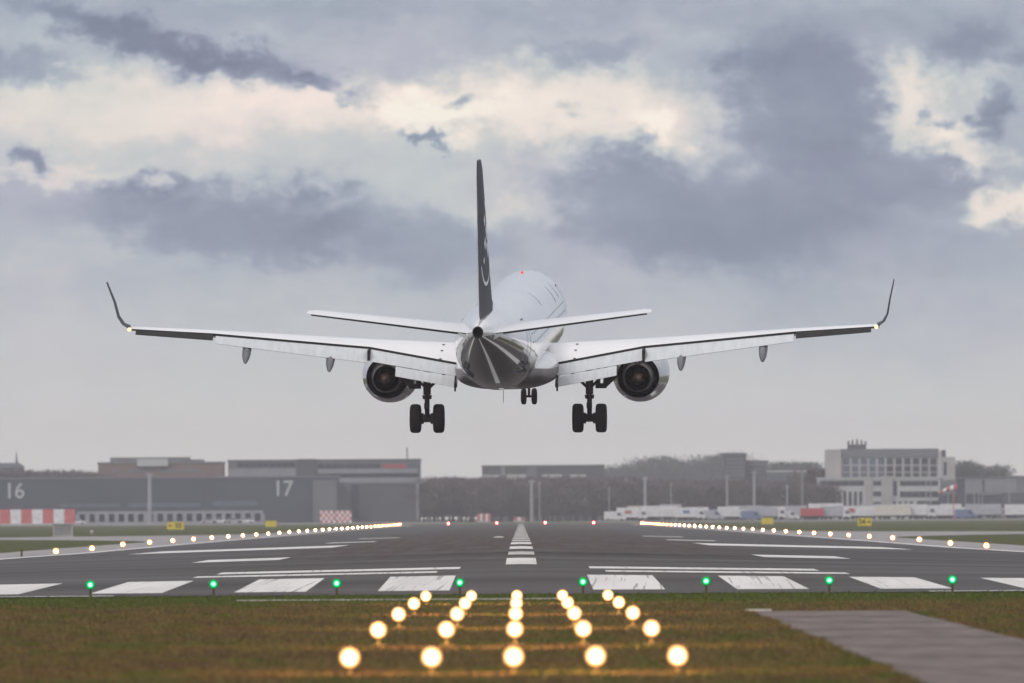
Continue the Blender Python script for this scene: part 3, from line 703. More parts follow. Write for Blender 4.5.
def approach_lamp():
    root = empty('approach_light')
    s = MB(); s.tube((0, 0, -.04), (0, 0, .06), .035, .03, 10); s.lathe([(-.04, .12), (-.02, .12)], (0, 0, 0), 'z', 16, cap0=True, cap1=True); s.build('stem', M['lamp_yellow'], root)
    h = MB(); h.lathe([(-.055, .122), (-.04, .127), (.02, .115), (.10, .09), (.15, .03)], (0, 0, .19), 'y', 20, cap1=True); h.build('housing', M['lamp_metal'], root)
    l = MB(); l.lathe([(-.085, .02), (-.08, .08), (-.06, .12)], (0, 0, .19), 'y', 20, cap0=True); l.build('lens', L_APP, root)
    pl = bpy.data.lights.new('approach_glow', 'POINT'); pl.energy = 75; pl.color = (1, .47, .20); pl.shadow_soft_size = .12
    po = bpy.data.objects.new('approach_glow', pl); C.objects.link(po); po.parent = root; po.location = (0, -.5, .45)
    return root
proto = approach_lamp(); used = False
rows = ['nearest row', 'second row', 'third row', 'fourth row', 'farthest row']; cols = ['leftmost', 'second from left', 'middle', 'second from right', 'rightmost']
for r_, d in enumerate((150, 180, 210, 240, 270)):
    for c_ in range(5):
        o = copy_tree(proto) if used else proto; used = True
        o.location = (-.10 + (c_ - 2) * 1.0, d, (.0, .06, .05, .02, -.03)[r_])
        tag(o, f'glowing warm white approach lamp in the grass, {cols[c_]} of the {rows[r_]}', 'approach light', 'approach lights in the grass')
def post_lamp(name, lens, hgt, r, base=M['lamp_yellow']):
    root = empty(name)
    s = MB(); s.tube((0, 0, -.03), (0, 0, hgt - r), .03, .03, 8); s.lathe([(-.03, .13), (.0, .13)], (0, 0, 0), 'z', 12, cap0=True, cap1=True); s.build('stem', base, root)
    h = MB(); h.lathe([(-r * .3, r * 1.02), (0, r * 1.04), (r * .5, r * .8), (r * .9, r * .3)], (0, 0, hgt), 'y', 16, cap1=True); h.build('housing', M['lamp_metal'], root)
    l = MB(); l.lathe([(-r * .55, .01), (-r * .5, r * .5), (-r * .32, r)], (0, 0, hgt), 'y', 16, cap0=True); l.build('lens', lens, root)
    return root
gp = post_lamp('threshold_light', L_GRN, .30, .12)
for k, px in enumerate((88, 211, 334.5, 459, 583, 706, 829, 953)):
    o = copy_tree(gp) if k else gp
    o.location = ((-10.5 + 3 * k), 299.7, 0.0)
    w = ['leftmost', 'second from left', 'third from left', 'fourth from left, left of the centre line', 'fourth from right, right of the centre line', 'third from right', 'second from right', 'rightmost'][k]
    tag(o, f'green threshold lamp on short post, {w}', 'threshold light', 'green threshold lights')
ep_w = post_lamp('runway_edge_light', L_WHT, .24, .21); ep_y = post_lamp('runway_edge_light', L_YEL, .24, .21)
first = {id(ep_w): True, id(ep_y): True}
for k in range(35):
    d = 714 + 60 * k
    if d > 2770: break
    p = ep_w if d < 2190 else ep_y
    for s, side in ((-1, 'left'), (1, 'right')):
        if first[id(p)]: o = p; first[id(p)] = False
        else: o = copy_tree(p)
        o.location = (s * 27.0, d, gz(27, d) + (-.14 if k < 2 else .0))
        if k < 2: o.location.z = gz(27, d) - .10
        tag(o, f'{"warm white" if d < 2190 else "amber"} lamp on the {side} runway edge, {ORD[k]} counting away from the camera', 'edge light', 'runway edge lights')
rp_ = post_lamp('runway_end_light', L_RED, .30, .30)
for k, x in enumerate((-27.5, -16.5, -5.5, 5.5, 16.5, 27.5)):
    o = copy_tree(rp_) if k else rp_
    o.location = (x, 2792, gz(x, 2792))
    tag(o, f'red lamp at runway far end, {["leftmost", "second from left", "just left of the centre line", "just right of the centre line", "second from right", "rightmost"][k]} of six', 'end light', 'red lights at the runway end')

# ------------------------------------------------------------------ text
def text_mesh(s, size, m, name, parent, loc, extrude=.01, sx=1.0, bold=0.0):
    cu = bpy.data.curves.new('t', 'FONT'); cu.body = s; cu.size = size; cu.extrude = extrude; cu.align_x = 'CENTER'; cu.align_y = 'CENTER'; cu.offset = bold
    o = bpy.data.objects.new('t', cu); C.objects.link(o)
    dg = bpy.context.evaluated_depsgraph_get(); me = bpy.data.meshes.new_from_object(o.evaluated_get(dg)); bpy.data.objects.remove(o)
    me.materials.clear(); me.materials.append(m); n = bpy.data.objects.new(name, me); C.objects.link(n)
    n.parent = parent; n.location = loc; n.rotation_euler = (math.pi / 2, 0, 0); n.scale = (sx, 1, 1)
    return n
# ------------------------------------------------------------------ signs
M['sign_yellow'] = mat('sign_yellow', (0.72, 0.56, 0.05), 0.5, var=0.08); M['black'] = mat('sign_black', (0.02, 0.02, 0.02), 0.6); M['post'] = mat('grey_post', (0.28, 0.28, 0.28), 0.6)
def sign(px, py, w_px, d, txt, label, faded=False):
    x, z = at(px, py, d); g0 = gz(x, d) - .03; w = w_px * d / F
    root = empty('taxiway_sign', (x, d, g0)); tag(root, label, 'sign', 'yellow taxiway signs')
    b = max(.3, z - g0 - .55)
    MB().box(-w / 2, w / 2, -.08, .08, b, b + 1.1).build('sign_panel', M['sign_yellow'], root)
    for e in (-.35, .35): MB().tube((e * w, 0, 0), (e * w, 0, b), .04).build('leg', M['post'], root)
    if txt:
        arrow_left = txt.startswith('<'); t = txt.strip('<>')
        text_mesh(t, .95, M['black'], 'sign_text', root, ((.28 if arrow_left else -.28) * w / 1.6, -.09, b + .55), bold=.02)
        s = -1 if arrow_left else 1; ax = s * w * .30; q = .0
        a = MB(); zc = b + .55
        a.add([(ax - s * .28, -.09, zc - .05), (ax, -.09, zc - .05), (ax, -.09, zc - .2), (ax + s * .28, -.09, zc), (ax, -.09, zc + .2), (ax, -.09, zc + .05), (ax - s * .28, -.09, zc + .05)], [(0, 1, 5, 6), (2, 3, 4)])
        a.build('arrow', M['black'], root, smooth_=False)
sign(175.5, 527, 17, 1800, '<S5', 'yellow taxiway sign with black arrow and letters, left of the runway beside the grey cabinet')
sign(271, 525.5, 11, 2250, '', 'small plain yellow sign on left grass in front of the dark pier building')
sign(864.5, 525, 14, 1720, 'S4>', 'yellow taxiway sign with black letters and arrow, below the pale office block')
sign(767.5, 522.5, 12, 2150, '', 'small plain yellow sign on right grass before the parked lorries')
# cabinet on the left grass
x, z = at(63, 536.5, 1360); r_ = empty('equipment_cabinet', (x, 1360, gz(x, 1360) - .03)); tag(r_, 'pale grey equipment cabinet on the left grass in front of the red and white barrier', 'cabinet')
M['cab'] = mat('cabinet_grey', (0.40, 0.39, 0.40), 0.7, var=.08)
MB().box(-1.1, 1.1, -.5, .5, .1, 1.35).build('body', M['cab'], r_); MB().box(-1.2, 1.2, -.6, .6, 1.353, 1.43).build('lid', M['cab'], r_)
MB().box(-.9, .9, -.52, -.503, .2, 1.25).build('door', M['post'], r_); MB().box(-1.15, 1.15, -.55, .55, -.02, .1).build('plinth', M['white_conc'], r_)
x, z = at(92, 536, 1350); mk_ = empty('marker_post', (x, 1350, gz(x, 1350) - .03)); tag(mk_, 'low white marker just right of the grey cabinet', 'marker')
MB().tube((0, 0, 0), (0, 0, .3), .05).build('post', M['post'], mk_); MB().lathe([(0, .16), (.25, .2), (.38, .12)], (0, 0, .3), 'z', 10, cap0=True, cap1=True).build('cap', M['white_conc'], mk_)
x, z = at(14, 553, 640); mk_ = empty('marker_post', (-26.6, 655, gz(-26.6, 655))); tag(mk_, 'small orange-yellow marker post on the pale left shoulder', 'marker')
MB().tube((0, 0, 0), (0, 0, .28), .07, .05).build('post', M['lamp_yellow'], mk_); MB().lathe([(.28, .09), (.38, .08), (.41, .02)], (0, 0, 0), 'z', 10, cap0=True, cap1=True).build('cap', M['lamp_yellow'], mk_)
x, z = at(497, 541.5, 700); dm = MB().lathe([(0, .35), (.06, .25), (.08, .02)], (x, 760, gz(x, 760)), 'z', 16, cap1=True); tag(dm.build('inset_light', M['white_conc']), 'small pale fitting set in the asphalt left of the centre line', 'inset light')

# ------------------------------------------------------------------ buildings
M['slate'] = mat('slate_cladding', (0.050, 0.056, 0.082), 0.7, var=.1, scale=.08); M['slate2'] = mat('slate_cladding_pale', (0.085, 0.085, 0.10), 0.7, var=.1, scale=.08)
M['beige'] = mat('pale_render', (0.42, 0.395, 0.385), 0.8, var=.06, scale=.3); M['whitew'] = mat('white_panel', (0.50, 0.50, 0.515), 0.7, var=.05, scale=.3)
M['greyw'] = mat('grey_cladding', (0.26, 0.27, 0.30), 0.7, var=.08, scale=.2); M['midgrey'] = mat('mid_grey_cladding', (0.15, 0.155, 0.175), 0.7, var=.1, scale=.2); M['brick'] = mat('brown_brick', (0.20, 0.12, 0.11), 0.85, var=.12, scale=.4)
M['pane'] = mat('dark_glazing', (0.035, 0.042, 0.058), 0.25, var=.2, scale=.5); M['bluepane'] = mat('blue_glazing', (0.10, 0.13, 0.17), 0.3, var=.15, scale=.4)
M['roofg'] = mat('roof_grey', (0.16, 0.165, 0.18), 0.8); M['redp'] = mat('red_panel', (0.42, 0.07, 0.06), 0.6, var=.08)
BASE = .5
M['redw'] = mat('barrier_red', (0.55, 0.11, 0.10), 0.6, var=.12, scale=.6); M['whiteb'] = mat('barrier_white', (0.72, 0.72, 0.74), 0.6, var=.12, scale=.8)
def building(name, label, d, x0, x1, ytop, wall, depth=30, windows=(), wmat=None, roof=None, cat='building', ybot=None, extra=(), group=None):
    """windows: px rects (x0,x1,y0,y1[,mat]); extra: px blocks (name,x0,x1,ytop,ybot,mat,proud)"""
    xa, zt = at((x0 + x1) / 2, ytop, d); W_ = (x1 - x0) * d / F; zt -= BASE
    root = empty(name, (xa, d, BASE)); tag(root, label, cat, group)
    MB().box(-W_ / 2, W_ / 2, 0, depth, -.5, zt).build('wall', wall, root)
    MB().box(-W_ / 2 - .25, W_ / 2 + .25, -.25, depth + .25, zt + .003, zt + .5).build('roof', roof or M['roofg'], root)
    def loc(px, py):
        X, Z = at(px, py, d); return X - xa, Z - BASE
    for w in windows:
        a, b, c, e = w[:4]; X0, Z1 = loc(a, c); X1, Z0 = loc(b, e); Z0 = max(Z0, .3)
        if Z1 < Z0 + .3: continue
        f = MB().box(X0, X1, -.12, -.003, Z0, Z1)
        fo = f.build('window', wmat if len(w) < 5 or w[4] is None else w[4], root) if wmat or len(w) > 4 else None
        if fo and X1 - X0 > 3.5:
            mu = MB(); n = int((X1 - X0) / 1.8)
            for k in range(1, n): q = X0 + (X1 - X0) * k / n; mu.box(q - .07, q + .07, -.17, -.123, Z0, Z1)
            mu.build('mullions', M['roofg'], fo)
    for (nm, a, b, c, e, m_, pr) in extra:
        X0, Z1 = loc(a, c); X1, Z0 = loc(b, e); Z0 = max(Z0, 0)
        MB().box(X0, X1, -pr, min(depth * .6, 8), Z0, Z1).build(nm, m_, root)
    return root, loc
# pier building with the numbers 16 and 17
r1, l1 = building('pier_building', 'long dark slate pier building with the white numbers 16 and 17', 3440, -30, 338, 478.5, M['slate'], 28,
    windows=[(60, 120, 504, 507), (128, 200, 503, 507), (212, 258, 501, 506)], wmat=M['bluepane'],
    extra=[('stair_tower', 313, 337, 480, 523, M['midgrey'], 3.0)])
M['mastn'] = mat('number_grey_white', (0.46, 0.47, 0.49), 0.7)
for t, px, py in (('16', 14.5, 491.5), ('17', 283, 489)):
    X, Z = l1(px, py); text_mesh(t, 6.0, M['mastn'] , 'number', r1, (X, -.05, Z), bold=.10, sx=.95)
# ground floor gallery with openings, in front of the pier
X, Z = at(170, 513.5, 3400); ga = empty('loading_gallery', (X, 3400, BASE)); tag(ga, 'low grey gallery with a row of dark openings in front of the pier building', 'gallery')
W_ = 185 * 3400 / F
MB().box(-W_ / 2, W_ / 2, 0, 6, 2.75, 3.5).build('roof', M['greyw'], ga); MB().box(-W_ / 2, W_ / 2, 3, 6, -.3, 2.75).build('back_wall', M['pane'], ga)
for k in range(20):
    q = -W_ / 2 + W_ * k / 19; MB().box(q - .55, q + .55, -.1, 2.9, -.3, 2.75).build('pier', M['greyw'], ga)
MB().box(-W_ / 2, W_ / 2, -.15, .0, -.3, .6).build('kerb_wall', M['greyw'], ga)
# glazed building behind the pier
building('terminal_building', 'long grey terminal building with dark window bands and a rooftop mast, behind the pier', 3560, 228, 420, 461, M['midgrey'], 30,
    windows=[(318, 380, 464, 468, M['pane']), (383, 406, 464, 468, M['redp']), (408, 419, 463, 475, M['bluepane']), (330, 418, 474, 477, M['pane']), (237, 295, 463, 467, M['pane'])], wmat=M['pane'],
    extra=[('upper_floor', 297, 316, 459, 490, M['slate2'], 1.0), ('facade_panel', 338, 352, 482, 522, M['greyw'], 2.0), ('facade_panel', 360, 366, 482, 522, M['greyw'], 2.0), ('cornice', 316, 421, 478, 482, M['greyw'], 1.4), ('facade_panel', 228, 296, 469, 480, M['greyw'], .8), ('spandrel', 318, 418, 469, 473, M['greyw'], .6), ('mast', 406.4, 407.6, 447, 461, M['midgrey'], -.5)])
building('annex_building', 'dark grey windowless annex right of the number 17', 3470, 336, 420, 484, M['slate2'], 18,
    windows=[(341, 345, 488, 516), (352, 359, 484, 518, M['pane'])], wmat=M['midgrey'], extra=[('corner_panel', 416, 419, 484, 520, M['greyw'], .4), ('facade_panel', 337, 350, 484, 520, M['midgrey'], .5)])
building('brick_building', 'wide brown brick building with grey upper storey behind the pier', 3900, 98, 222, 463.5, M['brick'], 40,
    windows=[(112, 118, 469, 472), (126, 150, 469, 472), (160, 200, 469, 472)], wmat=M['roofg'], extra=[('upper_storey', 110, 190, 457.5, 463.4, M['midgrey'], -1), ('skylight', 137, 168, 459, 466, M['whitew'], 1.5), ('stair_block', 190, 204, 459.5, 463.4, M['midgrey'], -2)])
X, Z = at(9, 465, 4300); ch = empty('church', (X, 4300, BASE)); tag(ch, 'distant grey church with a thin spire at the far left', 'church')
hz = Z - BASE
MB().box(-6, 1.5, 0, 16, -.5, hz - 1).build('nave', M['slate2'], ch); MB().box(1.6, 5.2, 0, 4, -.5, hz - .5).build('tower', M['slate2'], ch)
MB().loft([[(1.5, -.1, hz - .5), (5.3, -.1, hz - .5), (5.3, 4.1, hz - .5), (1.5, 4.1, hz - .5)], [(2.2, 1, hz + 1), (3.0, 1, hz + 1), (3.0, 2, hz + 1), (2.2, 2, hz + 1)], [(2.5, 1.4, hz + 5), (2.6, 1.4, hz + 5), (2.6, 1.5, hz + 5), (2.5, 1.5, hz + 5)]]).build('spire', M['slate2'], ch)
MB().loft([[(-6.2, -.2, hz - 1), (1.55, -.2, hz - 1), (1.55, 16, hz - 1), (-6.2, 16, hz - 1)], [(-6.2, 7.9, hz + .8), (1.55, 7.9, hz + .8), (1.55, 8.1, hz + .8), (-6.2, 8.1, hz + .8)]]).build('roof', M['slate'], ch)
# raised walkway building in the middle
rt, lt = building('raised_gate_building', 'raised dark gallery with white window gaps above the bare trees behind the runway end', 3850, 482, 604, 466.5, M['slate2'], 16,
    windows=[(483, 500, 475, 480, M['whitew']), (506, 526, 474.5, 480, M['whitew']), (542, 562, 474.5, 479, M['whitew']), (570, 586, 474.5, 479, M['whitew'])], wmat=M['whitew'], extra=[('riser', 501, 505, 466, 482, M['greyw'], .4), ('core', 527, 537, 467, 500, M['midgrey'], .5)])
# right: stepped dark blocks
building('office_tower', 'blue-grey flat roofed tower block left of the pale office building', 3900, 724, 746, 454.5, M['slate2'], 25, windows=[(726, 744, 458 + 4 * k, 460 + 4 * k) for k in range(5)], wmat=M['midgrey'])
building('office_block', 'lower blue-grey block attached right of the dark tower', 3905, 746.3, 768, 462, M['midgrey'], 25, windows=[(748, 766, 466 + 4 * k, 468 + 4 * k) for k in range(3)], wmat=M['slate2'])
building('low_hall', 'long low pale roofed hall between the tower block and pale office building', 3880, 768.4, 806, 472, M['midgrey'], 25, windows=[(770, 804, 476, 479)], wmat=M['bluepane'], roof=M['whitew'], extra=[('plant_room', 780, 802, 466, 471.7, M['slate2'], -3)])
# the pale office building
win = []
for k in range(11):
    x0_ = 843.2 + k * 8.7
    for (ya, yb) in ((458, 464.5), (466, 471.5), (472.8, 477)): win.append((x0_, x0_ + 6.4, ya, yb, M['bluepane'] if k < 5 else M['pane']))
ro, lo_ = building('office_building', 'large pale office building with pilastered upper floors and rooftop antennas', 3520, 841, 938, 450.5, M['beige'], 30, windows=win, wmat=M['pane'],
    extra=[('roof_band', 840.8, 938.2, 450, 456.2, M['roofg'], .5), ('tower', 825.5, 841, 449.5, 480, M['beige'], 1.2), ('roof_plant', 848, 866.5, 444.5, 450, M['slate2'], -3), ('chimney', 938.2, 941.5, 451, 478, M['whitew'], .2), ('stair_block', 941.7, 946, 450, 458, M['slate2'], -1), ('side_wing', 941.7, 955, 457, 480, M['beige'], .6)])
for px in (849, 853, 857.5, 862, 866):
    X, Z = lo_(px, 438.5 + abs(px - 857) * .25); X2, Z2 = lo_(px, 444.5); MB().tube((X, 5, Z2), (X, 5, Z), .35, .2, 6).build('antenna', M['slate2'], ro)
X0, Z1 = lo_(943.5, 462); X1, Z0 = lo_(946.5, 475); MB().box(X0, X1, -.75, -.61, Z0, Z1).build('window', M['pane'], ro)
win = [(820, 864, 481, 485.5)] + [(832.8 + 5.3 * k, 835.6 + 5.3 * k, 491.5, 506) for k in range(6)] + [(823, 830, 492, 495)] + [(873.5, 881, ya, yb) for ya, yb in ((481, 485.5), (491.5, 496), (502, 506))] \
    + [(893.5, 897, 481, 496)] + [(900, 938, ya, yb) for ya, yb in ((481, 485.5), (491.5, 497))] + [(893 + 5.6 * k, 896 + 5.6 * k, 501.5, 506.5) for k in range(4)] + [(917, 939, 501, 506)]
building('office_podium', 'white stepped lower wing of the pale office building with tall narrow windows', 3505, 818, 940, 478.8, M['whitew'], 12, windows=win, wmat=M['pane'], roof=M['whitew'],
    extra=[('entrance_block', 866, 872, 477, 510, M['beige'], .5), ('entrance_block', 882, 892.5, 476, 510, M['beige'], .7)])
building('grey_hall', 'long flat grey hall at the right behind the windsock', 3560, 940.5, 1016, 478.5, M['greyw'], 30, windows=[(982, 984.5, 480, 492), (904, 904.5, 480, 481)], wmat=M['slate2'])
building('dark_hangar', 'low dark hangar with white roof trim under the grey hall', 3490, 940.5, 1060, 494.5, M['slate'], 20, windows=[(983, 1001, 493.5, 495, M['whitew']), (941, 950, 493.8, 495, M['whitew'])], wmat=M['whitew'],
    extra=[('door_tower', 957, 965, 479, 508, M['slate'], 1.0), ('side_block', 1002, 1060, 493, 520, M['slate2'], 1.0)])
building('far_block', 'small distant grey block at the far right edge', 4200, 1012, 1060, 477, M['midgrey'], 20)

def barrier(name, label, px0, px1, ytop, n, d, checker=False):
    X0, Z1 = at(px0, ytop, d); X1, _ = at(px1, ytop, d); root = empty(name, ((X0 + X1) / 2, d, BASE - .05)); tag(root, label, 'barrier'); W_ = X1 - X0; H = Z1 - BASE
    if not checker:
        for k in range(n):
            a = -W_ / 2 + W_ * k / n; MB().box(a + .02, a + W_ / n - .02, 0, 1.2, 0, H).build('panel', M['redw'] if k % 2 == 0 else M['whiteb'], root)
        MB().box(-W_ / 2, W_ / 2, -.15, 1.3, -.1, .35).build('foot', M['white_conc'], root)
    else:
        mb = MB(); rws = 4
        for i in range(n):
            for j in range(rws):
                mb.add([(-W_ / 2 + W_ * i / n, 0, H * j / rws), (-W_ / 2 + W_ * (i + 1) / n, 0, H * j / rws), (-W_ / 2 + W_ * (i + 1) / n, 0, H * (j + 1) / rws), (-W_ / 2 + W_ * i / n, 0, H * (j + 1) / rws)], [(0, 1, 2, 3)], (i + j) % 2)
        mb.box(-W_ / 2, W_ / 2, .003, 2.4, 0, H, 1).build('body', [M['redw'], M['whiteb']], root, smooth_=False)
        MB().box(-W_ / 2 - .05, W_ / 2 + .05, -.1, 2.5, H + .003, H + .18).build('roof', M['greyw'], root)
barrier('blast_barrier', 'long barrier of alternating red and white panels at far left below the number 16', -22, 75, 509.5, 9, 3290)
barrier('checkered_cabin', 'red and white checkered equipment cabin left of the amber edge lamps', 320, 335.3, 510.5, 6, 3290, True)
barrier('checkered_cabin', 'red and white checkered cabin, right one of two near the amber edge lamps', 336, 351.5, 510.5, 6, 3290, True)
barrier('striped_cabin', 'small red and white striped cabin just left of the far runway centre', 477, 491, 513.5, 5, 3290)
barrier('red_barrier', 'low red barrier straight beyond the end of the runway centre line', 513.5, 524.5, 517, 3, 3290)

M['mastm'] = mat('galvanised_mast', (0.30, 0.30, 0.315), 0.6, var=.1, scale=.4)
def mast(px, ytop, d, r, label, head=True, m=None):
    X, Z = at(px, ytop, d); H = Z - BASE; root = empty('light_mast', (X, d, BASE)); tag(root, label, 'mast', 'floodlight and lamp masts')
    MB().tube((0, 0, -.2), (0, 0, H), r * .85, r * .6, 8).build('pole', m or M['mastm'], root)
    if head: MB().box(-r * 1.3, r * 1.3, -.3, .3, H - .5, H + .3).build('lamp_head', M['greyw'], root)
mast(149.5, 474, 3380, .75, 'thick pale floodlight mast in front of the dark pier, between numbers 16 and 17')
mast(531.5, 481, 3420, .65, 'thick pale mast standing in front of the trees right of the runway centre')
mast(539.5, 483, 3425, .28, 'thin white mast just right of the thick pale mast beyond the runway')
mast(609, 488, 3410, .2, 'thin pale mast left of the first parked lorries')
mast(626, 480, 3500, .35, 'pale mast in the trees above the left end of the lorry row')
mast(645, 478, 3410, .55, 'stout pale mast above the lorries left of the distant grey trees')
mast(671, 484, 3450, .25, 'thin mast in the trees behind the white lorries')
mast(727, 476, 3450, .45, 'pale mast in front of the blue-grey tower block')
mast(754, 472, 3420, .50, 'pale mast below the lower blue-grey block')
mast(787, 486, 3420, .35, 'short pale mast below the low pale roofed hall')
mast(802, 472, 3450, .28, 'thin tall mast left of the rust brown tree')
for px, yt, w in ((926, 472, 'in front of the right end of the office podium'), (930, 474, 'rightmost in front of the office podium'), (948, 492, 'directly left of the windsock'), (965.5, 490, 'right of the black door tower'), (974, 484, 'in front of the grey hall, left of its middle'), (978.5, 484, 'in front of the grey hall at its middle'), (982, 484, 'in front of the grey hall, right of its middle'), (1009, 474, 'at the right edge before the dark hangar')):
    mast(px, yt, 3400, .16, f'thin white mast {w}', head=False)

# windsock
X, Z = at(953.5, 487.5, 3300); ws = empty('windsock', (X, 3300, BASE)); H = Z - BASE; tag(ws, 'red and white striped windsock on a pole before the dark hangar', 'windsock')
MB().tube((0, 0, -.2), (0, 0, H + .3), .14, .1, 8).build('pole', M['redw'], ws)
for k in range(5):
    x0_, x1_ = .9 - k * .95, .9 - (k + 1) * .95; r0, r1_ = .85 - .10 * k, .85 - .10 * (k + 1); dz0, dz1 = -.02 * k * k * 3, -.02 * (k + 1) ** 2 * 3
    rr = [[(xx, -.2 + r * math.cos(t), H + dz + r * math.sin(t)) for t in [2 * math.pi * i / 14 for i in range(14)]] for xx, r, dz in ((x0_, r0, dz0), (x1_, r1_, dz1))]
    MB().loft(rr, False, False).build('sock_band', M['redp'] if k % 2 == 0 else M['whiteb'], ws)

# ------------------------------------------------------------------ vehicles in the long row
M['truck_white'] = mat('truck_white', (0.66, 0.66, 0.67), 0.5, var=.1, scale=.8); M['truck_grey'] = mat('truck_silver', (0.38, 0.39, 0.42), 0.5, var=.1, scale=.8); M['truck_red'] = mat('truck_red', (0.42, 0.04, 0.05), 0.5, var=.08)
M['truck_blue'] = mat('truck_blue', (0.12, 0.17, 0.30), 0.5); M['cream'] = mat('truck_cream', (0.60, 0.57, 0.50), 0.5, var=.1)
def wheels(root, xs, r=.5, w=2.3):
    for x in xs:
        for y in (0.12, w): 
            wl = MB().lathe([(-.13, r * .6), (-.15, r * .9), (0, r), (.15, r * .9), (.13, r * .6)], (x, y, r), 'y', 16, cap0=True, cap1=True).build('wheel', M['tyre'], root)
def lorry(L, H, body, cabm, stripe=None):
    root = empty('lorry')
    MB().box(-L / 2, L / 2 - 2.3, 0, 2.5, 1.0, H).build('cargo_box', body, root)
    MB().box(-L / 2, L / 2 - .3, .25, 2.25, .62, .997).build('chassis', M['dark'], root)
    c = MB(); pr = [(L / 2 - 2.2, .7), (L / 2, .7), (L / 2, 1.6), (L / 2 - .3, 2.6), (L / 2 - .9, 2.9), (L / 2 - 2.2, 2.9)]
    c.loft([[(a, y, b) for a, b in pr] for y in (.08, 2.42)]); c.build('cab', cabm, root)
    MB().add([(L / 2 - 1.5, .075, 1.75), (L / 2 - .25, .075, 1.75), (L / 2 - .5, .075, 2.5), (L / 2 - 1.5, .075, 2.5)], [(0, 1, 2, 3)]).build('side_window', M['pane'], root)
    wheels(root, (-L / 2 + 1.4, -L / 2 + 2.7, L / 2 - 1.3))
    if stripe: MB().box(-L / 2 + 2.2, L / 2 - 4.2, -.03, -.003, 2.0, H - .8).build('side_panel', stripe, root)
    return root
def van(m_, L=6.0, H=2.6):
    root = empty('van'); pr = [(-L / 2, .4), (L / 2, .4), (L / 2, 1.1), (L / 2 - .9, 1.5), (L / 2 - 1.7, H - .15), (L / 2 - 2.1, H), (-L / 2 + .1, H), (-L / 2, H - .2)]
    MB().loft([[(a, y, b) for a, b in pr] for y in (0, 2.0)]).build('body', m_, root)
    MB().add([(L / 2 - 2.4, -.006, 1.45), (L / 2 - 1.05, -.006, 1.45), (L / 2 - 1.75, -.006, H - .35), (L / 2 - 2.4, -.006, H - .35)], [(0, 1, 2, 3)]).build('side_window', M['pane'], root)
    wheels(root, (-L / 2 + 1.1, L / 2 - 1.2), .36, 1.8); return root
def trailer(L, H, m_, stripe=None):
    root = empty('trailer'); MB().box(-L / 2, L / 2, 0, 2.5, 1.05, H).build('cargo_box', m_, root); MB().box(-L / 2, L / 2, .3, 2.2, .72, 1.047).build('chassis', M['dark'], root)
    wheels(root, (-L / 2 + 1.3, -L / 2 + 2.5, -L / 2 + 3.7)); [MB().box(L / 2 - 2.6, L / 2 - 2.4, q, q + .2, 0, .72).build('landing_leg', M['dark'], root) for q in (.3, 2.0)]
    if stripe: MB().box(-L / 2 + 1.2, -L / 2 + 3.0, -.03, -.003, 1.9, H - .6).build('side_panel', stripe, root)
    return root
def car(m_):
    root = empty('car'); pr = [(-2.2, .35), (2.2, .35), (2.2, .8), (1.3, .95), (.6, 1.4), (-1.2, 1.42), (-1.9, 1.0), (-2.2, .9)]
    MB().loft([[(a, y, b) for a, b in pr] for y in (0, 1.75)]).build('body', m_, root)
    MB().add([(1.05, -.006, .97), (.5, -.006, 1.33), (-1.1, -.006, 1.34), (-1.6, -.006, 1.0)], [(0, 1, 2, 3)]).build('side_window', M['pane'], root); wheels(root, (-1.4, 1.35), .32, 1.6); return root
D = 3330
row = []
spec = [(615, 'van', 'whitev'), (632, 'lorry', 'wr'), (660, 'trailer', 'w'), (690, 'lorry', 'w2'), (713, 'van', 'g'), (733, 'lorry', 'w'), (752, 'van', 'd'), (771, 'lorry', 'g'), (789, 'van', 'whitev'),
        (812, 'trailer', 'red'), (836, 'lorry', 'g'), (862, 'trailer', 'wr'), (893, 'trailer', 'cream'), (921, 'lorry', 'w'), (944, 'trailer', 'w'), (966, 'van', 'd'), (984, 'trailer', 'g'), (1002, 'van', 'whitev'), (1020, 'lorry', 'w')]
protos = {}
def proto_of(kind, v):
    key = (kind, v)
    if key in protos: return copy_tree(protos[key])
    m_ = {'w': M['truck_white'], 'w2': M['truck_white'], 'wr': M['truck_white'], 'g': M['truck_grey'], 'd': M['truck_blue'], 'red': M['truck_red'], 'cream': M['cream'], 'whitev': M['truck_white']}[v]
    st = {'wr': M['redp'], 'w2': M['truck_blue']}.get(v)
    if kind == 'van': o = van(m_)
    elif kind == 'lorry': o = lorry(8.2, 3.7, m_, M['truck_white'], st)
    else: o = trailer(6.2 if v == 'red' else 9.6, 3.1 if v == 'red' else 3.8, m_, st)
    protos[key] = o; return o
cw = {'w': 'white', 'w2': 'white blue-panelled', 'wr': 'white red-marked', 'g': 'silver grey', 'd': 'dark blue', 'red': 'low dark red', 'cream': 'cream', 'whitev': 'plain white'}
for i, (px, kind, v) in enumerate(spec):
    o = proto_of(kind, v); X, _ = at(px, 518, D); o.location = (X, D + (i % 3) * 3.0, BASE); 
    pos = 'first at the left end' if i == 0 else ('last at the right edge' if i == len(spec) - 1 else ORD[i] + ' from the left')
    o.scale = (1, 1, random.uniform(.95, 1.12))
    tag(o, f'{cw[v]} {kind} parked in the front row at right, {pos}', kind, 'lorries and vans parked beyond the right grass')
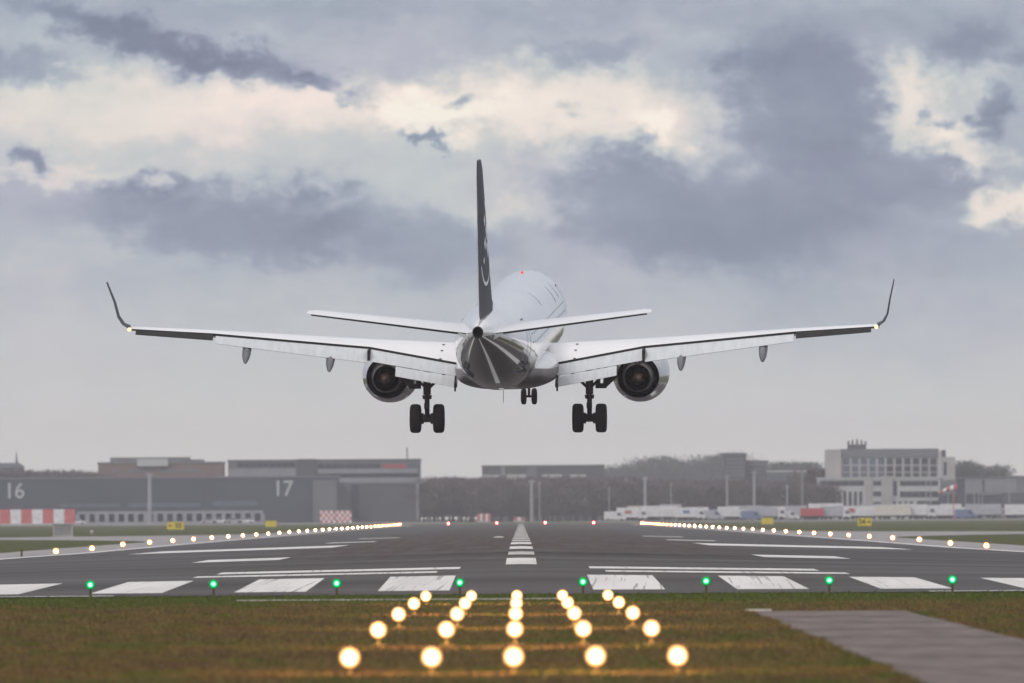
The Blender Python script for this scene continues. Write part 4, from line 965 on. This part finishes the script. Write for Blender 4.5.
for i, (px, kind, v) in enumerate([(645, 'trailer', 'cream'), (675, 'lorry', 'g'), (702, 'lorry', 'w'), (721, 'van', 'd'), (745, 'trailer', 'g'), (765, 'van', 'cream'), (780, 'lorry', 'w2'), (800, 'lorry', 'g'), (826, 'trailer', 'w'), (850, 'lorry', 'g'), (878, 'trailer', 'g'), (908, 'lorry', 'w2'), (932, 'lorry', 'g'), (955, 'lorry', 'w'), (975, 'van', 'g')]):
    o = proto_of(kind, v); X, _ = at(px, 518, D + 25); o.location = (X, D + 25, BASE)
    o.scale = (1, 1, random.uniform(.98, 1.22))
    tag(o, f'{cw[v]} {kind} parked in the rear row before the trees, {"first" if i == 0 else ORD[i]} from the left', kind, 'lorries and vans in the rear row')
cp = car(M['truck_white']); cg = car(M['truck_grey'])
for i, px in enumerate((77.5, 209, 220, 234, 246)):
    o = cp if i == 0 else cg if i == 1 else copy_tree(cp if i % 2 == 0 else cg)
    X, _ = at(px, 524, 3385); o.location = (X, 3385, BASE)
    tag(o, f'small {"white" if i % 2 == 0 else "silver"} car before the low gallery, {["beside the striped barrier", "second from left", "third from left", "fourth from left", "rightmost, nearest the number 17"][i]}', 'car', 'cars before the low gallery')

# ------------------------------------------------------------------ trees
M['bark'] = mat('bare_bark', (0.12, 0.095, 0.10), 0.95, var=.2, scale=.5); M['twig'] = mat('bare_twigs', (0.16, 0.12, 0.135), 0.95, var=.25, scale=.15); M['twig_grey'] = mat('grey_green_crown', (0.11, 0.125, 0.12), 0.95, var=.25, scale=.15)
M['twig_rust'] = mat('rust_crown', (0.13, 0.080, 0.060), 0.95, var=.2, scale=.2)
def tree_proto(name, H, Wd, crown_m, seed, n=1500, full=.3):
    r = random.Random(seed); root = empty(name)
    t = MB(); t.tube((0, 0, -.4), (.1, 0, H * .45), .32, .20, 8); t.tube((.1, 0, H * .45), (0, .1, H * .85), .20, .05, 6); tips = []
    for k in range(12):
        z = H * (.2 + .5 * k / 12); a = r.random() * 6.28; L = Wd * (.35 + .35 * r.random())
        e = (math.cos(a) * L, math.sin(a) * L, z + H * (.15 + .2 * r.random())); t.tube((.05, 0, z), e, .10, .03, 5); tips.append(e)
    t.build('trunk', M['bark'], root)
    c = MB(); vs = []; fs = []
    for k in range(n):
        if r.random() < .6:
            e = r.choice(tips); p = Vector(e) + Vector((r.gauss(0, 1), r.gauss(0, 1), r.gauss(0, 1))) * Wd * .17
        else:
            u = r.random(); a = r.random() * 6.28; zz = H * (full + (1 - full) * r.random()); rad = Wd * .5 * math.sqrt(r.random()) * math.sin(math.pi * min(1, max(.12, (zz / H - full * .6) / (1.02 - full * .6)))) ** .6
            p = Vector((math.cos(a) * rad, math.sin(a) * rad, zz))
        if p.z > H * 1.03 or p.z < .6: continue
        d = Vector((r.gauss(0, .7), r.gauss(0, .7), 1)).normalized(); L = .5 + 1.0 * r.random(); s = Vector((r.gauss(0, 1), r.gauss(0, 1), r.gauss(0, .4))).normalized() * (.05 + .11 * r.random())
        o = len(vs); vs += [p - s, p + s, p + d * L]; fs.append((o, o + 1, o + 2))
        q = p + d * L * .3; s2 = Vector((r.gauss(0, 1), r.gauss(0, 1), .5)).normalized() * .6; o = len(vs); vs += [q - s, q + s, q + s2]; fs.append((o, o + 1, o + 2))
    me = bpy.data.meshes.new('crown'); me.from_pydata(vs, [], fs); me.materials.append(crown_m); o = bpy.data.objects.new('crown', me); C.objects.link(o); o.parent = root
    return root
TP = {'bare': [tree_proto('bare_tree', 10.5, 7.5, M['twig'], s, 2600, .12) for s in (1, 2, 3)], 'grey': [tree_proto('bare_tree', 16, 11, M['twig_grey'], s, 3200, .15) for s in (4, 5)], 'rust': [tree_proto('rust_tree', 13, 7, M['twig_rust'], 6, 3500, .1)],
      'poplar': [tree_proto('bare_tree', 13, 5, M['twig_grey'], 8, 1500, .2)]}
tu = {}
def put_tree(kind, px, ytop, d, label, group):
    L_ = TP[kind]; i = random.randrange(len(L_)); p = L_[i]
    o = copy_tree(p) if tu.get((kind, i)) else p; tu[(kind, i)] = True
    X, Z = at(px, ytop, d); H0 = {'bare': 10.5, 'grey': 16, 'rust': 13, 'poplar': 13}[kind]; s = max(.3, (Z - BASE) / H0)
    o.location = (X, d, BASE); o.rotation_euler = (0, 0, random.random() * 6.28); o.scale = (s * random.uniform(.95, 1.15), s, s); tag(o, label, 'tree', group)
def jit(a): return random.uniform(-a, a)
for row_, (d, yt) in enumerate(((3480, 483), (3520, 481), (3560, 480))):
    px = 424 + row_ * 3
    while px < 640:
        put_tree('bare', px, yt + jit(1.6) + (4 if px < 432 else 0), d + jit(10), f'bare brown tree in the belt between the annex and the lorry row, {["front", "middle", "back"][row_]} rank', 'bare trees beyond the runway end'); px += 9.5 + jit(2)
    while px < 830:
        put_tree('bare', px, yt + 3.5 + jit(2), d + jit(10), f'bare brown tree behind the parked lorries, {["front", "middle", "back"][row_]} rank', 'bare trees behind the lorries'); px += 9.5 + jit(2)
for px, yt in ((596, 468), (611, 468), (626, 467), (640, 464), (653, 460), (665, 458.5), (677, 463), (689, 467), (700, 464), (712, 458), (722, 456), (560, 471), (576, 470)):
    for j in range(2): put_tree('grey', px + j * 6, yt + jit(1) + j * 1.5, 5300 + 60 * j, 'tall hazy grey-green tree far behind the bare tree belt', 'hazy tall trees in the far distance')
put_tree('rust', 812, 471.5, 3530, 'rust brown leafy tree standing just left of the pale office building', None)
put_tree('rust', 818, 478, 3535, 'smaller rust brown tree against the office podium wall', None)
for px, yt in ((959, 465), (964, 463.5), (969, 463), (974, 464), (981, 466), (990, 468), (996, 467), (1001, 469)): put_tree('poplar', px, yt, 4000 + jit(30), 'thin bare tree rising behind the grey hall at right', 'thin bare trees behind the grey hall')
for px in range(-2, 100, 7): put_tree('bare', px, 474.5 + jit(1.2), 3620 + jit(10), 'dark bare tree just showing over the roof of the pier building', 'trees behind the pier roof')
for px in (772, 780, 788, 796, 804, 813): put_tree('grey', px, 465 + jit(1), 4100, 'small hazy tree above the low pale roofed hall', 'hazy trees above the low hall')
for k_, L_ in TP.items():
    for i, p in enumerate(L_):
        if not tu.get((k_, i)):
            for ch in list(p.children): bpy.data.objects.remove(ch)
            bpy.data.objects.remove(p)

# ------------------------------------------------------------------ haze
hm = bpy.data.materials.new('haze'); hm.use_nodes = True; hm.node_tree.nodes.clear()
ho = hm.node_tree.nodes.new('ShaderNodeOutputMaterial'); pv = hm.node_tree.nodes.new('ShaderNodeVolumePrincipled')
pv.inputs['Color'].default_value = (0.96, 0.95, 1.0, 1); pv.inputs['Density'].default_value = 1.0e-4; pv.inputs['Anisotropy'].default_value = 0.2
hm.node_tree.links.new(pv.outputs[0], ho.inputs['Volume'])
hz_ = MB().box(-3100, 3100, -260, 7100, -1.2, 52).build('haze', hm, smooth_=False); tag(hz_, 'thin grey haze over the airfield', 'haze', kind='stuff')
